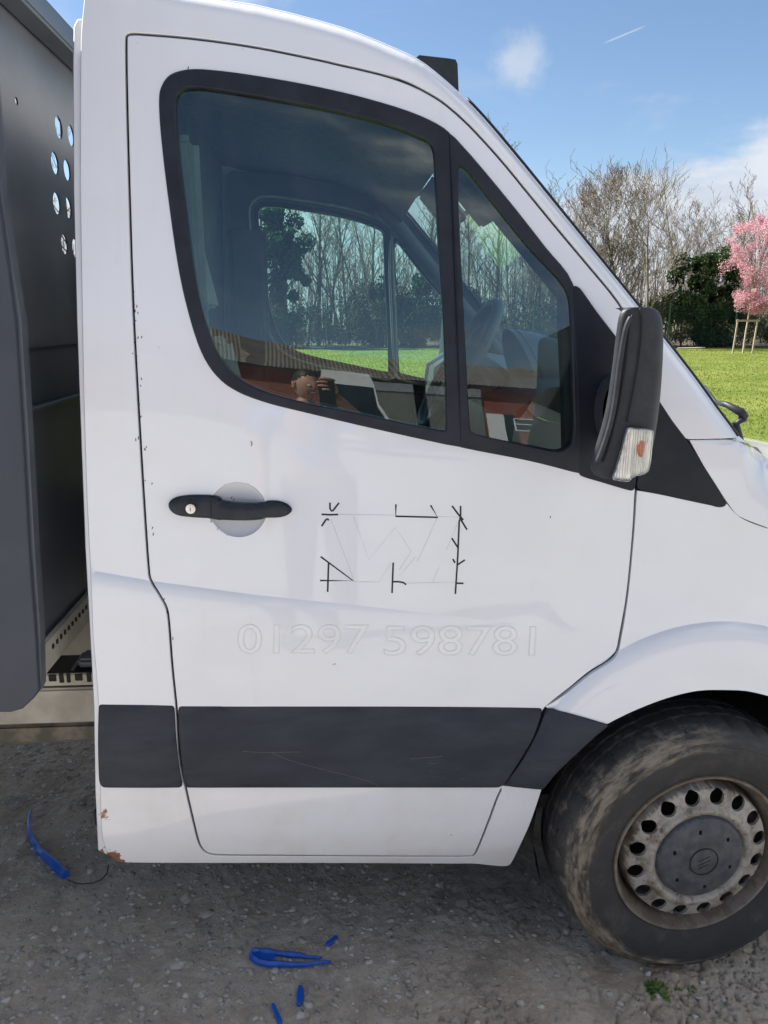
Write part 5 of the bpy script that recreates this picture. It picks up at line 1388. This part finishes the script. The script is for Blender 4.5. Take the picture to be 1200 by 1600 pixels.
per = thing('person', 'person in a blue T-shirt holding up a phone, mirrored in the side window', 'person', (PX, PY, 0))
# local coordinates; faces +y
hand = Vector((.125, .585, 1.565)); el = Vector((.34, .30, 1.26)); sh_r = Vector((.20, 0, 1.40)); sh_l = Vector((-.20, 0, 1.40))
body_v = [(0, 0, .95), (0, .0, 1.10), (0, .01, 1.27), (0, 0, 1.40), (0, .01, 1.47), (0, .03, 1.55), sh_r[:], el[:], ((el+hand)/2)[:], (hand+Vector((.012, -.02, -.035)))[:], sh_l[:], (-.27, .0, 1.12), (-.27, .09, .88), (-.265, .12, .80),
          (.10, 0, .88), (.11, .02, .48), (.12, -.02, .09), (.12, .10, .045), (-.10, 0, .88), (-.11, .02, .48), (-.12, -.02, .09), (-.12, .10, .045)]
body_e = [(0, 1), (1, 2), (2, 3), (3, 4), (4, 5), (3, 6), (6, 7), (7, 8), (8, 9), (3, 10), (10, 11), (11, 12), (12, 13), (0, 14), (14, 15), (15, 16), (16, 17), (0, 18), (18, 19), (19, 20), (20, 21)]
body_r = [.13, .13, .145, .11, .055, .05, .06, .045, .038, .026, .06, .045, .03, .026, .095, .06, .045, .035, .095, .06, .045, .035]
bd = skin_body('body', body_v, body_e, body_r, M['skin'], per)
skin_body('tshirt', [(0, 0, .93), (0, 0, 1.10), (0, .01, 1.27), (0, 0, 1.405), (.20, 0, 1.395), (sh_r+(el-sh_r)*.55)[:], (-.20, 0, 1.395), (-.255, 0, 1.2)], [(0, 1), (1, 2), (2, 3), (3, 4), (4, 5), (3, 6), (6, 7)], [.145, .145, .16, .125, .075, .07, .075, .07], M['shirt'], per)
skin_body('trousers', [(0, 0, .96), (.10, 0, .86), (.11, .02, .48), (.12, -.01, .10), (-.10, 0, .86), (-.11, .02, .48), (-.12, -.01, .10)], [(0, 1), (1, 2), (2, 3), (0, 4), (4, 5), (5, 6)], [.14, .11, .078, .065, .11, .078, .065], M['jeans'], per)
for s_ in (-1, 1): MB().box((s_*.12, .05, .05), (.10, .28, .09), None, .03).build('shoe', M['shoe'], per, auto=60)
# head
bm = bmesh.new(); bmesh.ops.create_uvsphere(bm, u_segments=32, v_segments=24, radius=1)
for v in bm.verts:
    x, y, z = v.co; y2 = y
    X = x*.076*(1-.22*max(0, -z)**1.5); Yv = y*.098*(1-.10*max(0, -z)); Zv = z*.118
    if y > 0 and z < .2: Yv += .006*(1-abs(x))
    # nose, brow, chin
    Yv += .022*math.exp(-((x/.16)**2+((z+.12)/.20)**2))*(y > 0)+.008*math.exp(-((x/.5)**2+((z-.18)/.12)**2))*(y > 0)+.010*math.exp(-((x/.3)**2+((z+.78)/.18)**2))*(y > 0)
    Yv -= .008*math.exp(-(((abs(x)-.38)/.18)**2+((z-.05)/.12)**2))*(y > 0)
    v.co = (X, Yv, Zv)
me = bpy.data.meshes.new('head'); bm.to_mesh(me); bm.free(); me.materials.append(M['skin']); me.polygons.foreach_set('use_smooth', [True]*len(me.polygons))
hd = bpy.data.objects.new('head', me); COL.objects.link(hd); hd.parent = per; hd.scale = (.86, .86, .86); hd.location = (.015, .05, 1.62); hd.rotation_euler = (R(-8), 0, R(-30))
for s_ in (-1, 1):
    MB().box((s_*.080, -.005, -.005), (.016, .035, .060), None, .007).build('ear', M['skin'], hd, auto=60)
    mb = MB(); mb.tube([(s_*.030-.012, .091, .006), (s_*.030, .094, .006), (s_*.030+.012, .091, .006)], [.003, .007, .003], 8); mb.build('eye', M['eye'], hd, smooth=True)
mb = MB(); mb.tube([(-.024, .095, -.052), (0, .104, -.050), (.024, .095, -.052)], [.003, .006, .003], 8); mb.build('mouth', M['lip'], hd, smooth=True)
bm = bmesh.new(); bmesh.ops.create_uvsphere(bm, u_segments=28, v_segments=20, radius=1)
dl = [v for v in bm.verts if v.co.z < .05+max(0, v.co.y)*.75+(-.45 if v.co.y < 0 else 0)]; bmesh.ops.delete(bm, geom=dl, context='VERTS')
for v in bm.verts: v.co = (v.co.x*.083, v.co.y*.106, v.co.z*.127)
me = bpy.data.meshes.new('hair'); bm.to_mesh(me); bm.free(); me.materials.append(M['hair']); me.polygons.foreach_set('use_smooth', [True]*len(me.polygons))
hr = bpy.data.objects.new('hair', me); COL.objects.link(hr); hr.parent = hd
# right hand: fingers wrap across the phone back, thumb on the screen side
palm = hand
hv = [(palm+Vector((.012, -.02, -.035)))[:], (palm+Vector((.005, -.005, 0)))[:], (palm+Vector((-.002, .0, .03)))[:]]
skin_body('hand', hv, [(0, 1), (1, 2)], [.026, (.036, .018), (.036, .017)], M['skin'], per)
for k, (dz_, l_) in enumerate([(.050, .85), (.030, 1.0), (.010, .95), (-.010, .75)]):
    b0 = palm+Vector((.022, .004, dz_-.008)); pts_ = [b0, b0+Vector((-.022*l_, .032, .004)), b0+Vector((-.055*l_, .040, .006)), b0+Vector((-.080*l_, .036, .004))]
    skin_body('finger', [p_[:] for p_ in pts_], [(0, 1), (1, 2), (2, 3)], [.0105, .0098, .009, .008], M['skin'], per)
tp_ = [palm+Vector((.0, -.012, .0)), palm+Vector((-.018, -.018, .03)), palm+Vector((-.035, -.012, .055))]
skin_body('thumb', [p_[:] for p_ in tp_], [(0, 1), (1, 2)], [.014, .012, .010], M['skin'], per)
# left hand hangs
for k in range(4): skin_body('finger', [(-.262-.0, .13+.0+k*.016-.03, .77), (-.262, .135+k*.016-.03, .73), (-.255, .13+k*.016-.03, .70)], [(0, 1), (1, 2)], [.0105, .0095, .0085], M['skin'], per)
skin_body('thumb', [(-.25, .13, .80), (-.235, .15, .76), (-.235, .15, .735)], [(0, 1), (1, 2)], [.013, .011, .009], M['skin'], per)
ph = MB(); ph.box((.0, -CAM_D-.030, CAM_H-.035), (.074, .008, .150), None, .003)
tag(ph.build('phone', M['gap'], auto=40), 'dark phone held up by the person mirrored in the side window', 'phone')
per.scale = (1.055, 1.055, 1.055)
for o in bpy.data.objects:
    if o.name.startswith('phone'): o.location = (0, 0, 0)
